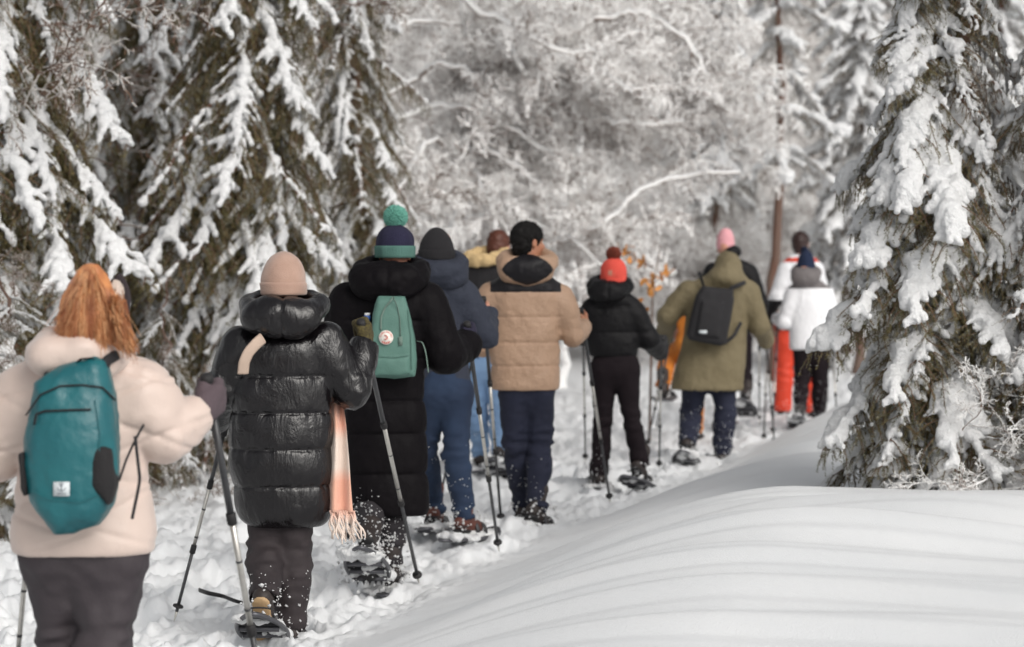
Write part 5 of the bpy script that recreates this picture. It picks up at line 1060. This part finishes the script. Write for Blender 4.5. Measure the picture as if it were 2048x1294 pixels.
A = Acc(); A.tube([c + [.003, 0, .060], c + [.004, 0, .085]], .016, 16); put('cap', A.geo(), mat('cap_blue', (.04, .12, .42), .4), bo); A = Acc(); A.tube([c + [.004, 0, .085], c + [.004, 0, .098]], .014, 16); put('cap_top', A.geo(), mat('cap_white', (.75, .75, .75), .4), bo)
# snow kicked up by the raised snowshoe
rng = np.random.RandomState(8); A = Acc(); n = 700; t = rng.rand(n) ** .7; cx_ = 735 + rng.randn(n) * (14 + 22 * t); cy_ = 1000 + 165 * t + rng.randn(n) * 14; C_ = np.array([at(a, b, 12.1 + .12 * rng.randn()) for a, b in zip(cx_, cy_)]); blobs(A, C_, rng.uniform(.002, .008, n) * (.6 + t), rng)
tag(put('kicked_up_snow', A.geo(), SNOWC), 'loose grains of snow flying up behind the raised snowshoe of the long black coat', 'snow', kind='stuff')
# ---- 4: navy coat, black beanie, blue jeans
DENIM = mat('blue_denim', (.006, .015, .040), .85, bump=(160, .002), vary=(5, (.012, .028, .065), 1)); NAVY = mat('navy_cotton', (.018, .022, .037), .85, bump=(25, .010), vary=(6, (.024, .029, .046), 1))
p4R = (at(966, 597, 14.1), on_ground(1003, 1052, 0)); pole('pole gripped by the bare hand of the walker in the navy coat', *p4R, thick=1.15)
p4L = (at(868, 660, 14.25), on_ground(850, 1030, .0)); pole('left pole of the walker in the navy coat, hidden behind the long black coat', *p4L)
p = Person('walker in a navy coat, black beanie and blue jeans', 13.8, 895, (878, 500, .03), 800,
    {'L': ((838, 590), (835, 680, .05), (865, 680, .3)), 'R': ((925, 590), (972, 672, .02), (975, 625, .2))},
    {'L': ((868, 790), (850, 900, .12), (868, 1010, .35)), 'R': ((912, 790), (912, 905, 0), (928, 1030, .0))}, yaw=0.15, hyaw=.75, seed=14)
p.set_hand('R', *p4R); p.set_hand('L', *p4L); p.body(.0065)
p.coat('coat', NAVY, [(545, 858, 912, .8), (562, 838, 930, .66), (600, 835, 932, .62), (680, 842, 936, .62), (740, 840, 940, .62), (812, 842, 950, .64)], (.085, .075, .058), ssp=None, wr=(.009, .004), seams=None, hollow=.92)
p.hood(NAVY, (880, 548), 108, 60, d=.09, dY=-.06, ring=(880, 528, .12, .11, .0), seam=False, tilt=.25, rr=.04)
p.trousers(DENIM, (.095, .072, .062), snow=60, snowz=.5)
p.feet('in the navy coat', BOOTB, pitch={'L': -.3, 'R': -.12}, yawd={'L': 0, 'R': .35}, crust=140)
p.beanie(mat('black_knit', (.011, .010, .012), .95, bump=(110, .003)), (873, 520), 72, 66, cuff=.3, tip=1.7, tilt=(.0, .05), depth=1.2)
# ---- 5: shearling collar
p5L = (at(905, 712, 18.3), on_ground(842, 928, 0)); pole('thin dark pole slanting to the left behind the long black coat', *p5L)
p5R = (at(1010, 690, 18.3), on_ground(1012, 930, .0)); pole('pole of the walker with the shearling collar, hidden behind the tan jacket', *p5R)
p = Person('walker in a black jacket with a shearling collar and pale jeans, bending his head', 18.0, 965, (997, 497, .05), 760,
    {'L': ((925, 560), (922, 650, .05), (935, 690, .2)), 'R': ((1012, 560), (1030, 650, .05), (1020, 700, .2))},
    {'L': ((950, 740), (955, 830, 0.0), (960, 905, .1)), 'R': ((990, 740), (1000, 830, -.1), (1000, 900, -.25))}, yaw=.15, hyaw=.3, hpitch=-.5, seed=15)
p.set_hand('L', *p5L); p.set_hand('R', *p5R); p.body()
p.coat('jacket', mat('black_wool', (.012, .011, .013), .9, bump=(80, .004)), [(520, 935, 1000, .8), (535, 918, 1018, .66), (600, 914, 1016, .62), (680, 925, 1008, .62), (760, 930, 1008, .62)], (.085, .07, .055), ssp=None, vox=.011)
F = Fld(at(970, 508, 18) - .25, at(970, 508, 18) + .25, .009); q_ = at(972, 512, 17.97)
for a in np.linspace(0, 2 * math.pi, 13)[:-1]: F.cone(q_ + [.135 * math.cos(a), .11 * math.sin(a), .03 * math.sin(a) + .02 * math.cos(a)], q_ + [.135 * math.cos(a + .52), .11 * math.sin(a + .52), .03 * math.sin(a + .52) + .02 * math.cos(a + .52)], .045, .045, .02)
put('shearling_collar', F.mesh(lambda V: .008 * n3(V, 40)), mat('shearling', (.60, .43, .22), .95, bump=(60, .01)), p.root)
p.trousers(mat('pale_denim', (.20, .32, .50), .85, bump=(120, .002), vary=(5, (.15, .25, .42), 1)), (.095, .075, .065), snow=40, vox=.011); p.feet('with the shearling collar', pitch={'L': 0, 'R': -.9}, crust=120)
p.hair_cap(mat('auburn_hair', (.10, .028, .014), .5), vox=.008); p.glove('L', RUB, .008, vox=.008)
# ---- 6: tan puffer jacket
TAN = mat('tan_nylon', (.43, .28, .19), .55, bump=(20, .014), vary=(5, (.39, .25, .165), 1)); BLN = mat('black_nylon', (.008, .007, .009), .5, bump=(30, .006), spec=.3)
p6R = (at(1162, 620, 15.1), on_ground(1221, 1008, 0)); p6L = (at(957, 668, 15.2), on_ground(870, 1035, 0))
pole('pole gripped by the bare hand at the tan jacket\'s right', *p6R, thick=1.15); pole('left pole of the tan jacket, its foot showing left of the blue jeans', *p6L)
p = Person('dark-haired walker in a tan puffer jacket with a black yoke, looking right', 14.8, 1055, (1057, 487, .0), 780,
    {'L': ((985, 590), (965, 690, .05), (960, 700, .3)), 'R': ((1122, 595), (1146, 672, .02), (1165, 650, .25))},
    {'L': ((1028, 775), (1030, 890, .04), (1045, 1010, .2)), 'R': ((1078, 775), (1080, 890, .02), (1072, 1010, -.1))}, yaw=.12, hyaw=1.05, skin=SKIN2, seed=16)
p.set_hand('L', *p6L); p.set_hand('R', *p6R); p.body(.0065)
zs_ = at(1050, 583, 14.8)[2]; xa_, xb_ = at(990, 583, 14.8)[0], at(1112, 583, 14.8)[0]
p.coat('jacket', [TAN, BLN], [(545, 1015, 1090, .8), (562, 985, 1118, .66), (590, 978, 1124, .60), (660, 980, 1120, .62), (720, 980, 1119, .64), (784, 982, 1118, .66)], (.080, .066, .054), short=.02, seams=[583, 633, 684, 731, 784], amp=.005, ssp=.14, samp=.008, wr=(.008, .003), hollow=.9, vox=.008,
       split=lambda c: (c[:, 2] > zs_) & (c[:, 2] < zs_ + .12) & (c[:, 0] > xa_ - .03) & (c[:, 0] < xb_ + .03))
hz_ = at(1055, 545, 14.7)
p.hood([TAN, BLN], (1052, 543), 110, 60, d=.10, dY=-.10, ring=(1055, 522, .145, .12, -.03), wr=(.008, .004), seam=False, rr=.038, split=lambda c: (np.abs((c[:, 0] - hz_[0]) / .155) ** 1.5 + np.abs((c[:, 2] - hz_[2] - .02) / .095) ** 1.5 < 1))
p.trousers(mat('navy_denim', (.007, .009, .024), .85, bump=(100, .002), vary=(6, (.011, .014, .034), 1)), (.098, .076, .062), wr=(.010, .004), snow=60); p.feet('in the tan puffer jacket', pitch={'L': -.2, 'R': -.5}, yawd={'L': 0, 'R': .4}, crust=160)
p.hair_cap(mat('black_hair', (.006, .005, .005), .75, spec=.25), grow=.014)
# ---- 7: coral hat
BL7 = mat('black_puffer', (.0055, .005, .006), .55, bump=(30, .008), spec=.2); p7R = (at(1324, 676, 17.3), on_ground(1318, 936, 0)); p7L = (at(1166, 640, 17.9), on_ground(1171, 922, 0))
pole('right pole of the walker in the coral hat, black glove on its grip', *p7R); pole('upright pole showing between the tan jacket and the black flared trousers', *p7L)
p = Person('walker in a short black puffer jacket, coral pompom hat and black flared trousers', 17.0, 1230, (1228, 557, .0), 760,
    {'L': ((1185, 622), (1163, 668, .1), (1166, 660, .5)), 'R': ((1265, 622), (1298, 680, .0), (1320, 690, .15))},
    {'L': ((1208, 740), (1206, 840, .05), (1198, 940, .1)), 'R': ((1252, 740), (1262, 830, 0), (1280, 925, .0))}, yaw=.2, seed=17)
p.set_hand('R', *p7R); p.set_hand('L', *p7L); p.body()
p.coat('jacket', BL7, [(580, 1205, 1248, .8), (594, 1185, 1268, .66), (630, 1178, 1274, .62), (680, 1176, 1278, .64), (717, 1180, 1274, .64)], (.082, .072, .058), seams=[560, 612, 664, 717], amp=.014, ssp=.13, samp=.008, vox=.010)
p.hood(BL7, (1213, 585), 72, 46, d=.09, dY=-.10, ring=(1220, 572, .115, .10, -.02), rr=.038)
p.trousers(mat('black_stretch', (.012, .008, .010), .8, spec=.15), (.098, .062, .058), flare=.074, wr=(.006, .003), snow=30, vox=.010); p.feet('in the coral hat', pitch={'L': 0, 'R': -.7}, yawd={'L': -.3, 'R': .2}, crust=90)
p.beanie(mat('coral_knit', (.70, .085, .06), .95, bump=(120, .004)), (1227, 578), 54, 64, cuff=.3, tip=3.2, rib=30); p.pompom(mat('maroon_fur', (.22, .05, .03), .95), (1227, 508), 16, n=900); p.glove('R', RUB, .008, vox=.008)
# ---- 8: orange suit, mostly hidden
OR = mat('ochre_fabric', (.56, .19, .02), .8, bump=(30, .006), vary=(12, (.42, .13, .015), 1))
p = Person('walker in an orange-brown suit, almost hidden behind the olive parka', 21.5, 1392, (1450, 575, .4), 720,
    {'L': ((1372, 600), (1334, 645, 0), (1345, 670, .2)), 'R': ((1430, 600), (1440, 650, .1), (1430, 670, .3))},
    {'L': ((1372, 690), (1335, 715, .2), (1326, 768, -.1)), 'R': ((1392, 690), (1390, 770, 0), (1392, 860, 0))}, yaw=.2, seed=18)
p8 = (at(1350, 655, 21.8), on_ground(1312, 860, 0)); p.set_hand('L', *p8); pole('short dark pole beside the orange-brown suit', *p8, basket=False)
p.body(.010); p.coat('jacket', OR, [(585, 1380, 1425, .8), (600, 1368, 1432, .64), (650, 1355, 1430, .62), (700, 1352, 1426, .62)], (.075, .065, .055), ssp=None, vox=.012); p.trousers(OR, (.095, .075, .065), vox=.012); p.feet('in the orange-brown suit', crust=40)
p.beanie(mat('brown_knit', (.08, .04, .03), .95), (1450, 592), 42, 40, cuff=.3); p.glove('L', RUB, .008, vox=.009)
# ---- 9: olive parka, black backpack
OLV = mat('olive_cotton', (.170, .138, .078), .8, bump=(22, .014), vary=(5, (.15, .12, .065), 1)); p9L = (at(1346, 655, 19.6), on_ground(1293, 894, 0)); p9R = (at(1530, 655, 19.6), on_ground(1549, 890, 0))
pole('left pole of the walker in the olive parka, slanting down left', *p9L); pole('right pole of the walker in the olive parka', *p9R)
p = Person('walker in an olive parka with a raised hood and black backpack', 19.3, 1430, (1454, 558, .03), 760,
    {'L': ((1375, 585), (1336, 632, -.02), (1345, 660, .25)), 'R': ((1497, 585), (1518, 650, .0), (1535, 650, .25))},
    {'L': ((1392, 750), (1382, 830, .1), (1375, 885, -.2)), 'R': ((1448, 750), (1450, 830, 0), (1446, 900, .0))}, yaw=.2, seed=19)
p.set_hand('L', *p9L); p.set_hand('R', *p9R); p.body()
def hd_(F): F.ell(at(1456, 540, 19.3), (.115, .16, .150), .05); F.ell(at(1450, 556, 19.22), (.135, .13, .09), .05)
p.coat('parka', OLV, [(548, 1415, 1490, .8), (562, 1385, 1500, .64), (600, 1374, 1498, .6), (680, 1366, 1492, .6), (740, 1350, 1490, .64), (784, 1340, 1486, .66)], (.092, .082, .068), ssp=None, wr=(.009, .004), extra=hd_, hollow=.93, vox=.0105)
p.trousers(MATS['navy_denim'], (.105, .085, .072), snow=110, snowz=.5, vox=.010); p.feet('in the olive parka', pitch={'L': -.9, 'R': 0.0}, crust=130)
YB9 = 19.05; s9 = F_PX / YB9; org = at(1418, 630, YB9); bp = empty('backpack', at(1418, 688, YB9), 'black rectangular backpack on the olive parka', 'backpack'); F = Fld(org - .35, org + .35, .01); o9 = (1418, 630)
F.prism(pxpoly([(1405, 572), (1466, 578), (1468, 600), (1452, 688), (1440, 692), (1378, 680), (1373, 668), (1392, 590)], o9, s9), org, vec(1, 0, 0), vec(0, 0, 1), .14, .035, .02); F.prism(pxpoly([(1402, 600), (1446, 604), (1436, 676), (1390, 668)], o9, s9), org + [0, -.08, 0], vec(1, 0, 0), vec(0, 0, 1), .05, .015, .01, k=.006)
put('pack_body', F.mesh(lambda V: .003 * n3(V, 20)), MATS['black_webbing'], bp); c = at(1406, 664, YB9 - .125); A = Acc(); A.box(c, lb, (.03, .002, .012)); put('label_patch', A.geo(), MATS['label_white'], bp)
strap([at(1408, 575, YB9), at(1402, 555, YB9 - .02), at(1398, 545, YB9 + .1)], .018, BLK, bp, 'shoulder_strap', (1, .3)); strap([at(1460, 578, YB9), at(1478, 570, YB9 + .0), at(1490, 565, YB9 + .1)], .018, BLK, bp, 'shoulder_strap', (.5, 1)); strap([at(1450, 686, YB9), at(1468, 672, YB9 - .0), at(1482, 645, YB9 + .08)], .014, BLK, bp, 'shoulder_strap', (.5, 1))
# ---- 10: pink beanie
p10 = (at(1518, 610, 23.4), on_ground(1519, 850, 0)); pole('upright pole right of the olive parka, held by the walker in the pink beanie', *p10)
p = Person('walker in a pink beanie and black jacket behind the olive parka', 23, 1470, (1452, 500, 0), 700,
    {'L': ((1425, 545), (1410, 610, .1), (1430, 620, .3)), 'R': ((1498, 548), (1518, 605, 0), (1520, 620, .2))},
    {'L': ((1455, 680), (1455, 740, .1), (1450, 820, .1)), 'R': ((1485, 680), (1490, 740, 0), (1492, 785, -.5))}, yaw=.25, seed=20)
p.set_hand('R', *p10); p.body(.010); p.coat('jacket', BL7, [(515, 1445, 1478, .8), (528, 1430, 1500, .64), (580, 1425, 1505, .62), (690, 1430, 1500, .62)], (.09, .08, .06), seams=[510, 560, 610, 690], amp=.01, vox=.012); p.trousers(MATS['black_stretch'], (.09, .065, .055), vox=.012, snow=20); p.feet('in the pink beanie', pitch={'L': 0, 'R': -.9}, crust=100)
p.beanie(mat('pink_knit', (.68, .33, .36), .95, bump=(100, .005)), (1451, 498), 36, 42, cuff=.3, tip=2.4); F = Fld(at(1462, 503, 23) - .14, at(1462, 503, 23) + .14, .01); F.ell(at(1462, 504, 22.98), (.10, .11, .07), .02); put('neck_gaiter', F.mesh(), BL7, p.root)
# ---- 11: orange ski trousers
p11 = (at(1536, 640, 24.8), on_ground(1528, 878, 0)); pole('pole between the olive parka and the orange ski trousers', *p11)
p = Person('dark-haired walker in orange ski trousers and a white and orange jacket', 24.5, 1590, (1601, 490, 0), 690,
    {'L': ((1573, 540), (1556, 590, 0), (1542, 605, .3)), 'R': ((1630, 540), (1645, 600, .1), (1640, 620, .3))},
    {'L': ((1570, 690), (1566, 750, 0), (1564, 815, 0)), 'R': ((1612, 690), (1620, 750, .1), (1622, 815, .1))}, yaw=.2, hyaw=.3, seed=21)
p.set_hand('L', *p11); p.body(.010); WH = mat('white_shell', (.78, .78, .80), .6, bump=(20, .006)); ORG = mat('orange_shell', (.62, .045, .014), .6, bump=(25, .006)); z1, z2 = at(1600, 530, 24.5)[2], at(1600, 600, 24.5)[2]
p.coat('jacket', [WH, ORG, BL7], [(505, 1588, 1615, .8), (516, 1572, 1632, .64), (560, 1566, 1636, .62), (640, 1562, 1634, .62), (680, 1562, 1632, .62)], (.085, .075, .065), ssp=None, vox=.012, split=lambda c: np.where((c[:, 2] > z1 + .03) & (c[:, 2] < z1 + .075), 1, np.where((c[:, 2] < z2 + .0), 2, 0)))
p.trousers(ORG, (.11, .095, .085), vox=.012, snow=60, snowz=.3); p.feet('in the orange ski trousers', crust=60); p.hair_cap(mat('dark_brown_hair', (.03, .012, .010), .5), vox=.009, grow=.016); p.glove('L', RUB, .01, vox=.009, cr=.06)
# ---- 12: white jacket, navy pompom hat
p12 = (at(1662, 640, 23.4), on_ground(1676, 870, .0)); pole('pole at the right of the white jacket', *p12); p12b = (at(1556, 640, 23.5), on_ground(1545, 870, .0)); pole('pole held in the left hand of the walker in the white jacket', *p12b)
p = Person('walker in a white jacket with a grey hood and navy pompom hat', 23.1, 1620, (1612, 545, 0), 700,
    {'L': ((1587, 590), (1568, 645, .0), (1556, 650, .25)), 'R': ((1652, 590), (1668, 650, .05), (1664, 655, .25))},
    {'L': ((1606, 700), (1604, 760, .0), (1600, 815, -.15)), 'R': ((1640, 700), (1640, 770, 0), (1637, 835, .05))}, yaw=.25, seed=22)
p.set_hand('R', *p12); p.set_hand('L', *p12b); p.body(.010); z1 = at(1600, 576, 23.1)[2]; GRH = mat('grey_shell', (.14, .125, .125), .7, bump=(30, .006))
p.coat('jacket', [WH, GRH], [(555, 1597, 1635, .8), (566, 1585, 1650, .64), (600, 1580, 1660, .62), (650, 1580, 1660, .62), (702, 1578, 1664, .64)], (.080, .070, .060), seams=[560, 576, 702], amp=.006, ssp=None, vox=.011, split=lambda c: c[:, 2] > z1)
p.hood(GRH, (1611, 556), 56, 40, d=.085, dY=-.08, ring=(1612, 545, .10, .09, -.0), rr=.038, seam=False)
p.trousers(MATS['black_stretch'], (.095, .072, .068), vox=.011, snow=90, snowz=.5); p.feet('in the white jacket', pitch={'L': -.8, 'R': 0}, crust=120)
p.beanie(mat('dark_navy_knit', (.008, .016, .045), .95, bump=(120, .004)), (1612, 540), 36, 42, cuff=.3, tip=1.8); p.pompom(MATS['dark_navy_knit'], (1609, 500), 8, n=400); p.glove('L', mat('red_glove', (.40, .06, .03), .8), .008, vox=.009); p.glove('R', RUB, .008, vox=.009)
